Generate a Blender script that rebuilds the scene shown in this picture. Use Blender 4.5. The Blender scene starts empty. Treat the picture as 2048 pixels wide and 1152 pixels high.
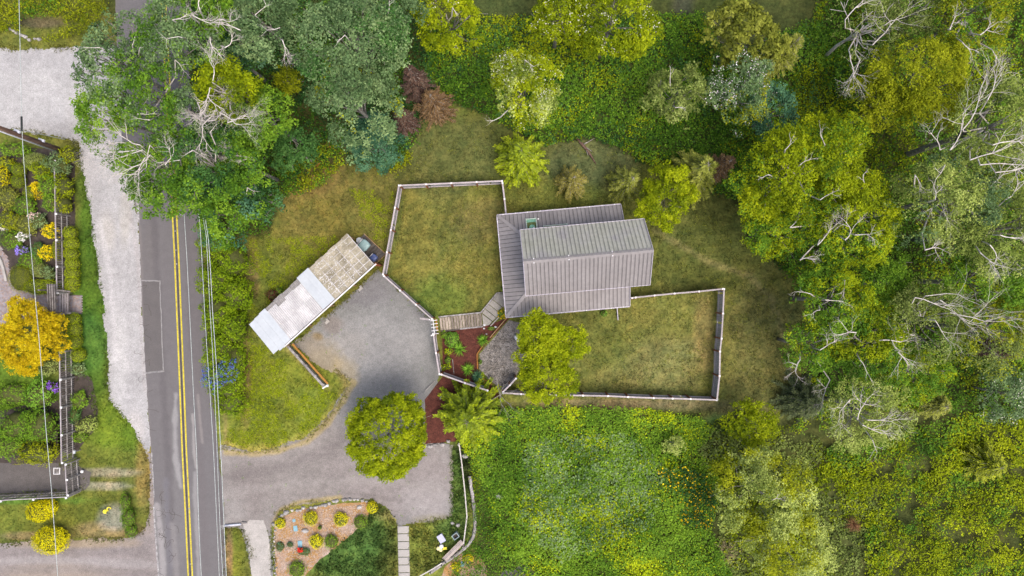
import bpy, math, random
import numpy as np
from mathutils import Vector, Matrix
random.seed(7); rng = np.random.default_rng(11)
sc = bpy.context.scene
# ------------------------------------------------------------------ camera, light, exposure
H = 62.0                      # camera height over the ground, metres
F = 1365.33                   # focal length in photo pixels (photo 2048 wide)
cd = bpy.data.cameras.new('camera'); cam = bpy.data.objects.new('camera', cd); sc.collection.objects.link(cam)
cam.location = (0, 0, H); cam.rotation_euler = (0, 0, 0)
cd.sensor_width = 36; cd.lens = 24.0; cd.clip_start = 0.5; cd.clip_end = 3000
sc.camera = cam
SUN_EL, SUN_AZ = 68, 140      # azimuth clockwise from +Y (photo top)
w = bpy.data.worlds.new('World'); sc.world = w; w.use_nodes = True
nt = w.node_tree; bg = nt.nodes['Background']; sky = nt.nodes.new('ShaderNodeTexSky')
sky.sky_type = 'NISHITA'; sky.sun_disc = False
sky.sun_elevation = math.radians(SUN_EL); sky.sun_rotation = math.radians(SUN_AZ)
sky.air_density = 1.0; sky.dust_density = 6.0; sky.ozone_density = 0.6
nt.links.new(sky.outputs[0], bg.inputs[0]); bg.inputs[1].default_value = 0.15
sl = bpy.data.lights.new('sun', 'SUN'); so = bpy.data.objects.new('sun', sl); sc.collection.objects.link(so)
sl.energy = .85; sl.angle = math.radians(30); sl.color = (1.0, 0.97, 0.92)
so.rotation_euler = (math.radians(90 - SUN_EL), 0, math.radians(180 - SUN_AZ))
so.location = (0, -30, 50)
sc.view_settings.view_transform = 'Standard'; sc.view_settings.look = 'None'
sc.view_settings.exposure = 1.05; sc.view_settings.gamma = 1.0; sc.view_settings.use_curve_mapping = False

# ------------------------------------------------------------------ helpers
def W(px, py, z=0.0):
    k = (H - z) / F
    return Vector(((px - 1024) * k, (576 - py) * k, z))
def S(npx, z=0.0): return npx * (H - z) / F
C = sc.collection
def props(o, label=None, cat=None, group=None, kind=None):
    if label: o['label'] = label
    if cat: o['category'] = cat
    if group: o['group'] = group
    if kind: o['kind'] = kind
    return o
WL = {}
def wl(o): return WL.get(o.name, Vector((0, 0, 0)))
def thing(name, label, cat, loc, group=None):
    o = bpy.data.objects.new(name, None); C.objects.link(o)
    o.location = loc; o.empty_display_size = 0.3; WL[o.name] = Vector(loc)
    return props(o, label, cat, group)
def link(name, me, parent=None, **k):
    o = bpy.data.objects.new(name, me); C.objects.link(o)
    if parent is not None: o.parent = parent
    WL[o.name] = wl(parent) if parent is not None else Vector((0, 0, 0))
    return props(o, **k)
class MB:
    def __init__(s): s.v = []; s.f = []
    def add(s, vs, fs):
        n = len(s.v); s.v += [tuple(p) for p in vs]; s.f += [tuple(i + n for i in f) for f in fs]; return s
    def box(s, c, d, rz=0, rx=0, ry=0):
        M = Matrix.Rotation(rz, 3, 'Z') @ Matrix.Rotation(ry, 3, 'Y') @ Matrix.Rotation(rx, 3, 'X')
        vs = [Vector(c) + M @ Vector((x * d[0] / 2, y * d[1] / 2, z * d[2] / 2)) for x in (-1, 1) for y in (-1, 1) for z in (-1, 1)]
        return s.add(vs, [(0, 1, 3, 2), (4, 6, 7, 5), (0, 4, 5, 1), (2, 3, 7, 6), (0, 2, 6, 4), (1, 5, 7, 3)])
    def bar(s, a, b, w, h, up=Vector((0, 0, 1))):
        a = Vector(a); b = Vector(b); t = (b - a).normalized()
        if abs(t.dot(up)) > .98: up = Vector((1, 0, 0))
        sd = t.cross(up).normalized() * w / 2; u = sd.cross(t).normalized() * h / 2
        vs = [a - sd - u, a + sd - u, a + sd + u, a - sd + u, b - sd - u, b + sd - u, b + sd + u, b - sd + u]
        return s.add(vs, [(0, 1, 2, 3), (7, 6, 5, 4), (0, 4, 5, 1), (1, 5, 6, 2), (2, 6, 7, 3), (3, 7, 4, 0)])
    def tube(s, pts, rad, n=6, cap=True):
        vs = []; fs = []; pts = [Vector(p) for p in pts]
        if not hasattr(rad, '__len__'): rad = [rad] * len(pts)
        for i, p in enumerate(pts):
            t = (pts[min(i + 1, len(pts) - 1)] - pts[max(i - 1, 0)]).normalized()
            a = Vector((0, 0, 1)) if abs(t.z) < .9 else Vector((1, 0, 0))
            u = t.cross(a).normalized(); v = t.cross(u)
            for k in range(n):
                an = 2 * math.pi * k / n; vs.append(p + (u * math.cos(an) + v * math.sin(an)) * rad[i])
        for i in range(len(pts) - 1):
            for k in range(n):
                fs.append((i * n + k, i * n + (k + 1) % n, (i + 1) * n + (k + 1) % n, (i + 1) * n + k))
        if cap: fs.append(tuple(range(n))[::-1]); fs.append(tuple(range((len(pts) - 1) * n, len(pts) * n)))
        return s.add(vs, fs)
    def slab(s, poly, z0, z1):
        n = len(poly); vs = [(p[0], p[1], z0) for p in poly] + [(p[0], p[1], z1) for p in poly]
        fs = [tuple(range(n, 2 * n)), tuple(range(n))[::-1]] + [(i, (i + 1) % n, n + (i + 1) % n, n + i) for i in range(n)]
        return s.add(vs, fs)
    def mesh(s, name, mat, off=Vector((0, 0, 0)), smooth=False):
        me = bpy.data.meshes.new(name)
        me.from_pydata([(p[0] - off[0], p[1] - off[1], p[2] - off[2]) for p in s.v], [], s.f)
        if mat: me.materials.append(mat)
        if smooth: me.shade_smooth()
        me.update(); return me
    def build(s, name, mat, parent=None, smooth=False, **k):
        me = s.mesh(name, mat, wl(parent) if parent is not None else Vector((0, 0, 0)), smooth)
        return link(name, me, parent, **k)
_unit = {}
def piece(name, mat, parent, c, d, rz=0, rx=0, ry=0, **k):
    key = (name, mat.name)
    if key not in _unit:
        m = MB(); b = .06
        # softly chamfered top
        vs = [(-.5, -.5, -.5), (.5, -.5, -.5), (.5, .5, -.5), (-.5, .5, -.5), (-.5, -.5, .3), (.5, -.5, .3), (.5, .5, .3), (-.5, .5, .3),
              (-.5 + b, -.5 + b, .5), (.5 - b, -.5 + b, .5), (.5 - b, .5 - b, .5), (-.5 + b, .5 - b, .5)]
        m.add(vs, [(3, 2, 1, 0), (0, 1, 5, 4), (1, 2, 6, 5), (2, 3, 7, 6), (3, 0, 4, 7), (4, 5, 9, 8), (5, 6, 10, 9), (6, 7, 11, 10), (7, 4, 8, 11), (8, 9, 10, 11)])
        _unit[key] = m.mesh(name, mat)
    o = link(name, _unit[key], parent, **k)
    o.location = Vector(c) - (wl(parent) if parent is not None else Vector((0, 0, 0)))
    o.rotation_euler = (rx, ry, rz); o.scale = d
    return o

# ---- noise in numpy
def vn(x, y, scale, seed=0):
    g = np.random.default_rng(seed).random((64, 64)); u = np.asarray(x) / scale + 1000.3; v = np.asarray(y) / scale + 1000.7
    i = np.floor(u).astype(int); j = np.floor(v).astype(int); a = u - i; b = v - j
    a = a * a * (3 - 2 * a); b = b * b * (3 - 2 * b); i0 = i % 64; i1 = (i + 1) % 64; j0 = j % 64; j1 = (j + 1) % 64
    return (g[i0, j0] * (1 - a) + g[i1, j0] * a) * (1 - b) + (g[i0, j1] * (1 - a) + g[i1, j1] * a) * b
def fbm(x, y, scale, seed=0, o=3):
    s = 0; a = 1; t = 0
    for k in range(o): s = s + a * vn(x, y, scale / 2 ** k, seed + k); t += a; a *= .55
    return s / t
def inpoly(x, y, poly):
    r = np.zeros(len(x), bool); n = len(poly)
    for i in range(n):
        x1, y1 = poly[i][:2]; x2, y2 = poly[(i + 1) % n][:2]
        c = ((y1 > y) != (y2 > y)); d = (y2 - y1) if y2 != y1 else 1e-9
        r ^= c & (x < (x2 - x1) * (y - y1) / d + x1)
    return r
def area(poly): return abs(sum(poly[i][0] * poly[(i + 1) % len(poly)][1] - poly[(i + 1) % len(poly)][0] * poly[i][1] for i in range(len(poly)))) / 2
def PW(pts, z=0): return [tuple(W(a, b, z))[:2] for a, b in pts]
def scatter(poly, n):
    xs = [p[0] for p in poly]; ys = [p[1] for p in poly]; A = (max(xs) - min(xs)) * (max(ys) - min(ys))
    m = int(n * A / max(area(poly), .01) * 1.05) + 10
    x = rng.uniform(min(xs), max(xs), m); y = rng.uniform(min(ys), max(ys), m); k = inpoly(x, y, poly)
    return x[k][:n], y[k][:n]
def segdist(x, y, pts):
    d = np.full(np.shape(x), 1e9)
    for a, b in zip(pts[:-1], pts[1:]):
        ax, ay = a; dx = b[0] - ax; dy = b[1] - ay; L = dx * dx + dy * dy + 1e-9
        t = np.clip(((x - ax) * dx + (y - ay) * dy) / L, 0, 1)
        d = np.minimum(d, np.hypot(x - ax - t * dx, y - ay - t * dy))
    return d
def rough(pts, amp=.12, step=.35, z=0, seed=3):
    P = PW(pts); out = []; n = len(P)
    for i in range(n):
        a = np.array(P[i]); b = np.array(P[(i + 1) % n]); L = np.hypot(*(b - a)); k = max(1, int(L / step))
        nrm = np.array([-(b - a)[1], (b - a)[0]]) / max(L, 1e-6)
        for q in range(k):
            p = a + (b - a) * q / k
            o = (fbm(np.array([p[0]]), np.array([p[1]]), 1.3, seed, 3)[0] - .5) * 2 * amp + random.uniform(-1, 1) * amp * .3
            out.append(tuple(p + nrm * o))
    return out
# ---- materials
def newmat(name):
    m = bpy.data.materials.new(name); m.use_nodes = True; return m, m.node_tree, m.node_tree.nodes['Principled BSDF']
def N(nt, t, **k):
    n = nt.nodes.new('ShaderNode' + t)
    for a, b in k.items(): setattr(n, a, b)
    return n
def surf(name, cols, scale=1.0, detail=6, rough_=.8, bump=.3, fine=8, finev=.25, stretch=None, rnd=0, metal=0, spec=.3, bd=.03, rotz=0, speck=None):
    """ cols: colours for a ramp driven by a noise of the given scale; a fine noise varies the value; rnd: per-object value variation """
    m, nt, b = newmat(name); L = nt.links.new
    tc = N(nt, 'TexCoord'); mp = N(nt, 'Mapping'); L(tc.outputs['Object'], mp.inputs[0])
    if stretch: mp.inputs['Scale'].default_value = stretch
    mp.inputs['Rotation'].default_value = (0, 0, rotz)
    no = N(nt, 'TexNoise'); no.inputs['Scale'].default_value = scale; no.inputs['Detail'].default_value = detail; no.inputs['Roughness'].default_value = .65
    L(mp.outputs[0], no.inputs['Vector'])
    cr = N(nt, 'ValToRGB'); e = cr.color_ramp.elements; n = len(cols)
    while len(e) < n: e.new(.5)
    for i, c in enumerate(cols): e[i].position = .3 + .4 * i / max(n - 1, 1); e[i].color = (c[0] * .72, c[1] * .72, c[2] * .72, 1)
    L(no.outputs[0], cr.inputs[0])
    fn = N(nt, 'TexNoise'); fn.inputs['Scale'].default_value = fine; fn.inputs['Detail'].default_value = 4; L(mp.outputs[0], fn.inputs['Vector'])
    mr = N(nt, 'MapRange'); mr.inputs[1].default_value = .3; mr.inputs[2].default_value = .7; mr.inputs[3].default_value = 1 - finev; mr.inputs[4].default_value = 1 + finev
    L(fn.outputs[0], mr.inputs[0]); val = mr.outputs[0]
    if rnd:
        oi = N(nt, 'ObjectInfo'); r2 = N(nt, 'MapRange'); r2.inputs[3].default_value = 1 - rnd; r2.inputs[4].default_value = 1 + rnd
        L(oi.outputs['Random'], r2.inputs[0]); mu = N(nt, 'Math', operation='MULTIPLY'); L(val, mu.inputs[0]); L(r2.outputs[0], mu.inputs[1]); val = mu.outputs[0]
    hs = N(nt, 'VectorMath', operation='SCALE'); L(cr.outputs[0], hs.inputs[0]); L(val, hs.inputs['Scale']); col = hs.outputs[0]
    if speck:      # (scale, threshold, colour): sparse grains of another colour
        vo = N(nt, 'TexVoronoi'); vo.inputs['Scale'].default_value = speck[0]; L(mp.outputs[0], vo.inputs['Vector'])
        sx = N(nt, 'SeparateColor'); L(vo.outputs['Color'], sx.inputs[0])
        gt = N(nt, 'Math', operation='GREATER_THAN'); gt.inputs[1].default_value = speck[1]; L(sx.outputs[0], gt.inputs[0])
        mx = N(nt, 'Mix', data_type='RGBA'); L(gt.outputs[0], mx.inputs[0]); L(col, mx.inputs[6]); mx.inputs[7].default_value = (speck[2][0] * .72, speck[2][1] * .72, speck[2][2] * .72, 1); col = mx.outputs[2]
    L(col, b.inputs['Base Color']); b.inputs['Roughness'].default_value = rough_; b.inputs['Metallic'].default_value = metal
    b.inputs['Specular IOR Level'].default_value = spec
    if bump:
        bp = N(nt, 'Bump'); bp.inputs['Strength'].default_value = bump; bp.inputs['Distance'].default_value = bd; L(fn.outputs[0], bp.inputs['Height']); L(bp.outputs[0], b.inputs['Normal'])
    return m
def foliage_mat(name, trans=.25, spec=.08, rough_=.55):
    m, nt, b = newmat(name); L = nt.links.new
    at = N(nt, 'Attribute', attribute_name='leafcol'); ge = N(nt, 'NewGeometry')
    mr = N(nt, 'MapRange'); mr.inputs[3].default_value = .72; mr.inputs[4].default_value = 1.28; L(ge.outputs['Random Per Island'], mr.inputs[0])
    s = N(nt, 'VectorMath', operation='SCALE'); L(at.outputs['Color'], s.inputs[0]); L(mr.outputs[0], s.inputs['Scale'])
    L(s.outputs[0], b.inputs['Base Color']); b.inputs['Roughness'].default_value = rough_; b.inputs['Specular IOR Level'].default_value = spec
    tr = N(nt, 'BsdfTranslucent'); L(s.outputs[0], tr.inputs[0]); mx = N(nt, 'MixShader'); mx.inputs[0].default_value = trans
    L(b.outputs[0], mx.inputs[1]); L(tr.outputs[0], mx.inputs[2]); L(mx.outputs[0], nt.nodes['Material Output'].inputs[0])
    return m
M_leaf = foliage_mat('leaf', .33); M_grass = foliage_mat('grass_blade', .2, .15, .7); M_needle = foliage_mat('needle', .1, .2, .6)
M_petal = foliage_mat('petal', .3, .2, .7)
M_bark = surf('bark', [(.14, .125, .11), (.26, .24, .21), (.40, .37, .34)], 3, fine=12, finev=.35, bump=.6)
M_lichen = surf('lichen_bark', [(.44, .39, .36), (.66, .60, .55), (.84, .79, .72)], 2.5, fine=14, finev=.25, bump=.5)
M_core = surf('shrub_dark_core', [(.045, .055, .008), (.09, .10, .018)], 4, fine=15, finev=.4)

# ---- fast leaf meshes
PAL = {
 'lime': [(.060, .082, .002), (.150, .178, .003), (.265, .280, .007)],
 'gold_green': [(.060, .075, .003), (.165, .175, .006), (.260, .260, .012)],
 'green': [(.022, .055, .006), (.065, .130, .012), (.150, .230, .022)],
 'deep': [(.010, .032, .010), (.032, .080, .022), (.075, .145, .045)],
 'grey_green': [(.030, .055, .024), (.084, .128, .064), (.180, .230, .125)],
 'pale': [(.075, .100, .022), (.190, .220, .058), (.340, .355, .125)],
 'teal': [(.014, .044, .030), (.045, .105, .070), (.095, .175, .120)],
 'olive': [(.045, .050, .007), (.115, .120, .018), (.200, .195, .040)],
 'wispy': [(.050, .065, .018), (.120, .145, .040), (.210, .230, .085)],
 'brown': [(.038, .020, .012), (.090, .048, .028), (.150, .088, .050)],
 'plum': [(.025, .013, .012), (.058, .029, .028), (.100, .058, .052)],
 'dark_con': [(.018, .026, .012), (.050, .062, .028), (.105, .115, .055)],
 'yellow': [(.24, .185, .003), (.44, .36, .004), (.62, .53, .012)],
 'amber': [(.160, .100, .002), (.330, .215, .004), (.43, .315, .008)],
 'chart': [(.080, .110, .003), (.200, .240, .004), (.330, .360, .010)],
 'iris': [(.050, .120, .020), (.130, .240, .030), (.230, .370, .050)],
}
LEAF_GAIN = np.array([1.26, 1.38, 1.05])
def palcol(p, t):
    P = np.array(PAL[p]) if isinstance(p, str) else np.array(p)
    t = np.clip(t, 0, 1)[:, None] * 2
    return LEAF_GAIN * np.where(t < 1, P[0] + (P[1] - P[0]) * t, P[1] + (P[2] - P[1]) * (t - 1))
def unit(v): return v / np.maximum(np.linalg.norm(v, axis=1, keepdims=True), 1e-9)
def leaf_obj(name, mat, P, Nn, T, ln, wd, col, parent=None, tri=False, fold=0, **k):
    """ one diamond (or triangle) per leaf. P centre, Nn normal, T length direction """
    off = np.array(wl(parent)) if parent is not None else np.zeros(3)
    n = len(P); Nn = unit(Nn); T = unit(T - Nn * np.sum(T * Nn, 1, keepdims=True)); B = np.cross(Nn, T)
    ln = np.broadcast_to(ln, n)[:, None]; wd = np.broadcast_to(wd, n)[:, None]; P = P - off
    if tri: V = np.stack([P - B * wd / 2, P + B * wd / 2, P + T * ln], 1); c = 3
    else: V = np.stack([P - T * ln * .5, P + B * wd * .5 - T * ln * .05, P + T * ln * .5 - Nn * ln * .12, P - B * wd * .5 - T * ln * .05], 1); c = 4
    me = bpy.data.meshes.new(name); me.vertices.add(n * c); me.vertices.foreach_set('co', V.astype(np.float32).ravel())
    me.loops.add(n * c); me.loops.foreach_set('vertex_index', np.arange(n * c, dtype=np.int32))
    me.polygons.add(n); me.polygons.foreach_set('loop_start', np.arange(0, n * c, c, dtype=np.int32))
    a = me.attributes.new('leafcol', 'FLOAT_COLOR', 'POINT')
    cc = np.ones((n, 4), np.float32); cc[:, :3] = col; a.data.foreach_set('color', np.repeat(cc, c, 0).ravel())
    me.materials.append(mat); me.update(calc_edges=True)
    return link(name, me, parent, **k)
def rdir(n): return unit(rng.normal(size=(n, 3)))

def crown_leaves(c, R, Rz, leaf=.2, sub=.34, per=14, cover=2.3, bias=0, ax=1, ang=0, clump=.27, low=-.15, fill=.6, lobe=1.0):
    """ two-level crown: clumps on an uneven dome, sub-clusters on the clumps, leaves on the sub-clusters """
    nc = int(max(6, 2.1 / clump ** 2)); d = rdir(nc * 3); d = d[d[:, 2] > low][:nc]; nc = len(d)
    a = np.arctan2(d[:, 1], d[:, 0]); ph = rng.uniform(0, 6.28, 4)
    lob = 1 + lobe * (.13 * np.sin(2 * a + ph[0]) + .10 * np.sin(3 * a + ph[1]) + .07 * np.sin(5 * a + ph[2]))
    rad = (1 - clump * .75) * rng.uniform(1 - .38 * lobe, 1.05, nc) * lob
    cc = d * rad[:, None] * np.array([R, R, Rz]); rc = R * clump * rng.uniform(.6, 1.35, nc)
    ns = np.maximum(3, (2.6 * rc ** 2 / sub ** 2 * cover * .55).astype(int)); idx = np.repeat(np.arange(nc), ns); n = len(idx)
    sd = rdir(n); sd[:, 2] = np.abs(sd[:, 2]) * 1.0 - .15; sd = unit(sd * .9 + d[idx] * .45)
    sr = rc[idx] * rng.uniform(.55, 1.08, n); sp = cc[idx] + sd * sr[:, None] * np.array([1, 1, .75])
    stint = rng.normal(0, .16, nc)[idx] + rng.normal(0, .14, n)
    if fill:      # sub-clusters filling the lobed dome between the clumps
        nf = int(fill * 3.4 * R * R / sub ** 2 * .55); fd = rdir(nf); fd[:, 2] = np.abs(fd[:, 2]) - .1; fd = unit(fd); fa = np.arctan2(fd[:, 1], fd[:, 0])
        fl = 1 + lobe * (.13 * np.sin(2 * fa + ph[0]) + .10 * np.sin(3 * fa + ph[1]) + .07 * np.sin(5 * fa + ph[2]) + .10 * np.sin(9 * fa + ph[3]))
        fr = rng.uniform(.70, .92, nf) * fl * (1 + (fbm(fd[:, 0] * 5 + c[0], fd[:, 1] * 5 + c[1], 1.1, 5) - .5) * .45)
        fp = fd * fr[:, None] * np.array([R, R, Rz]); sp = np.concatenate([sp, fp]); sd = np.concatenate([sd, fd]); stint = np.concatenate([stint, rng.normal(-.04, .16, nf)]); n += nf
    li = np.repeat(np.arange(n), per); m = len(li)
    ld = rdir(m); ld[:, 2] = np.abs(ld[:, 2]) - .1; ld = unit(ld + sd[li] * .4)
    P = sp[li] + ld * (sub * rng.uniform(.45, 1.1, m))[:, None]
    ca, sa = math.cos(ang), math.sin(ang); x = P[:, 0] * ax; y = P[:, 1] / ax ** .5
    P = np.stack([x * ca - y * sa, x * sa + y * ca, P[:, 2]], 1)
    Nn = unit(ld * .6 + np.array([0, 0, .75]) + rng.normal(0, .38, (m, 3))); T = unit(ld + rng.normal(0, .4, (m, 3)))
    t = .5 + bias + stint[li] + rng.normal(0, .12, m)
    s = leaf * rng.uniform(.7, 1.3, m)
    return P + np.array(c), Nn, T, s, s * .62, t, cc + np.array(c), sp + np.array(c)
def sprays(c, R, hgt, tiers=7, per_t=13, droop=.25, needle=.3, base=.12, flat=1.0):
    """ conifer or feathery shrub: boughs ringed round a leader, short side sprigs along each bough """
    Ps = []; Ts = []; Ns = []; ts = []; Ln = []; axes = []
    for k in range(tiers):
        t = k / tiers; z = c[2] + hgt * (base + (1 - base) * t); r = R * (1 - t) ** .75 * rng.uniform(.85, 1.1); nb = max(5, int(per_t * (1 - .45 * t)))
        a0 = rng.uniform(0, 6)
        for j in range(nb):
            a = a0 + 6.283 * j / nb + rng.normal(0, .12); L = r * rng.uniform(.68, 1.12); n = max(5, int(L / .085)); bt = rng.normal(0, .13)
            q = np.linspace(.08, 1, n); cv = rng.normal(0, .16)
            dx = np.cos(a + cv * q); dy = np.sin(a + cv * q)
            X = c[0] + dx * q * L; Y = c[1] + dy * q * L; Z = z + .18 * L * q - droop * L * q * q * 1.6
            axes.append([(X[0], Y[0], Z[0]), (X[n // 2], Y[n // 2], Z[n // 2]), (X[-1], Y[-1], Z[-1])])
            for sgn in (-1, 1):
                an = a + cv * q + sgn * rng.uniform(.5, .95, n); l = needle * (1.15 - .75 * q) * rng.uniform(.7, 1.3, n) + .06
                T = np.stack([np.cos(an), np.sin(an), rng.normal(-.12, .25, n)], 1)
                Ps.append(np.stack([X, Y, Z], 1) + T * l[:, None] * .45); Ts.append(T); Ln.append(l)
                Ns.append(np.stack([rng.normal(0, .35, n), rng.normal(0, .35, n), np.ones(n)], 1)); ts.append(.35 + bt + .35 * q + rng.normal(0, .13, n))
    return np.concatenate(Ps), np.concatenate(Ns), np.concatenate(Ts), np.concatenate(Ln), np.concatenate(ts), axes
def branching(mb, p, d, L, r, depth, spread=.55, up=.1, kids=3, n=4, gnarl=.25):
    p = Vector(p); d = Vector(d).normalized(); pts = [p.copy()]; rr = [r]; segs = 4; nodes = []
    for i in range(segs):
        d = (d + Vector((random.gauss(0, gnarl), random.gauss(0, gnarl), random.gauss(up * .4, gnarl * .6)))).normalized()
        p = p + d * L / segs; pts.append(p.copy()); rr.append(r * (1 - .55 * (i + 1) / segs)); nodes.append((p.copy(), d.copy(), rr[-1]))
    mb.tube(pts, rr, n, cap=False)
    if depth > 0:
        for k in range(kids):
            q, dd, r2 = nodes[random.choice([1, 1, 2, 2, 3]) if k else 3]
            nd = (dd + Vector((random.gauss(0, spread), random.gauss(0, spread), random.gauss(up, spread * .5)))).normalized()
            branching(mb, q, nd, L * random.uniform(.5, .78), r2 * .8, depth - 1, spread, up, kids, n if depth > 1 else 3, gnarl)

def tree(px, py, rpx, h, pal, label, name='broadleaf_tree', cat='tree', group=None, leaf=.2, sub=.34, per=14, cover=2.3, bias=0, ax=1, ang=0,
         clump=.27, blossom=0, bcol=(.62, .62, .50), dead=(), rzf=.42, zc=.66, lean=None, bark=None, limb_show=0, fill=.6, lobe=1.0, pal2=None, p2=0.0):
    z = h * zc; c = W(px, py, z); R = S(rpx, z); Rz = min(h * rzf, R * .9)
    base = Vector((c.x, c.y, 0)); t = thing(name, label, cat, base, group); bark = bark or M_bark
    P, Nn, T, l, wd, tt, cc, sp = crown_leaves(c, R, Rz, leaf, sub, per, cover, bias, ax, ang, clump, fill=fill, lobe=lobe)
    tt = tt + (fbm(P[:, 0], P[:, 1], R * .7, int(px)) - .5) * .5
    col = palcol(pal, tt)
    if pal2 is not None:
        k = fbm(P[:, 0], P[:, 1], R * .55, int(px + py)) + rng.normal(0, .09, len(P)); k = k > np.quantile(k, 1 - p2); col[k] = palcol(pal2, tt)[k]
    leaf_obj('crown', M_leaf, P, Nn, T, l, wd, col, t)
    mb = MB(); rt = max(.06, h * .013)
    tr = [base, base + Vector((random.uniform(-.2, .2), random.uniform(-.2, .2), h * .25)), Vector((c.x, c.y, z - Rz * .25)), Vector((c.x, c.y, z + Rz * .5))]
    mb.tube([tr[0], tr[1], tr[2], tr[3]], [rt * 1.25, rt, rt * .65, rt * .2], 8); mb.build('trunk', bark, t, True)
    lm = MB(); sel = rng.choice(len(cc), min(len(cc), 12 + limb_show), replace=False)
    for i in sel:
        e = Vector(cc[i]); s0 = tr[1].lerp(tr[2], random.uniform(.35, 1)); m = s0.lerp(e, .5) + Vector((random.gauss(0, .2), random.gauss(0, .2), -.1 * R))
        lm.tube([s0, m, e], [rt * .42, rt * .28, .03], 5)
        for _ in range(3): lm.tube([m.lerp(e, random.uniform(.2, .9)), e + Vector((random.gauss(0, R * .16), random.gauss(0, R * .16), random.uniform(-.1, .25) * R * .5))], [rt * .16, .015], 4)
    lm.build('limb', bark, t, True)
    if blossom:
        k = rng.choice(len(sp), min(len(sp), int(blossom)), replace=False); k = k[sp[k][:, 2] > z - Rz * .2]
        hot = fbm(sp[k][:, 0], sp[k][:, 1], R * .4, int(px)) > .47; k = k[hot]; Q = np.repeat(sp[k], 4, 0)
        Q = Q + rng.normal(0, sub * .42, Q.shape) + np.array([0, 0, sub * 1.0])
        b = rng.uniform(.05, .11, len(Q)); leaf_obj('blossom', M_petal, Q, rng.normal(0, .5, Q.shape) + [0, 0, 1], rdir(len(Q)), b * 1.2, b, np.array(bcol) * rng.uniform(.75, 1.1, (len(Q), 1)), t, kind='stuff')
    for (dx, dy, ang2, L, dep) in dead:      # bare lichen-grey branches standing out of the crown, at a photo position
        rr2 = max(0, 1 - ((dx - px) ** 2 + (dy - py) ** 2) / (rpx * 1.15) ** 2); zz = z + Rz * math.sqrt(rr2) * .95 + .45; q = W(dx, dy, zz); bm = MB(); hub = Vector((c.x, c.y, z - Rz * .2)).lerp(q, .15); bm.tube([hub, hub.lerp(q, .6) + Vector((0, 0, -.25 * abs(q.z - hub.z))), q], [.07, .055, .045], 4, cap=False)
        branching(bm, q, (math.cos(ang2), math.sin(ang2), .12), S(L, zz) * .62, .045 if dep > 2 else .032, dep, .6, .05, 4 if dep > 2 else 3, 4, .2)
        bm.build('bare_branch', M_lichen, t, True)
    return t
def conifer(px, py, rpx, h, pal, label, tiers=8, per_t=15, droop=.25, needle=.34, base=.12, bias=0, name='conifer', cat='tree', group=None, wd=.26, fill=1, zc=.35):
    z = h * zc; c = W(px, py, z); R = S(rpx, z); b = Vector((c.x, c.y, 0)); t = thing(name, label, cat, b, group)
    P, Nn, T, L, tt, axes = sprays((c.x, c.y, 0), R, h, tiers, per_t, droop, needle, base)
    col = palcol(pal, tt + bias + (fbm(P[:, 0], P[:, 1], R * .6, int(px)) - .5) * .4)
    leaf_obj('foliage', M_needle, P, Nn, T, L, L * wd + .012, col, t)
    mb = MB(); mb.tube([b, b + Vector((0, 0, h * .98))], [max(.05, h * .016), .015], 6)
    mb.build('trunk', M_bark, t, True); bm = MB()
    for a in axes: bm.tube(a, [.03, .02, .008], 3, cap=False)
    bm.build('bough', M_bark, t, kind='stuff'); return t
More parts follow.
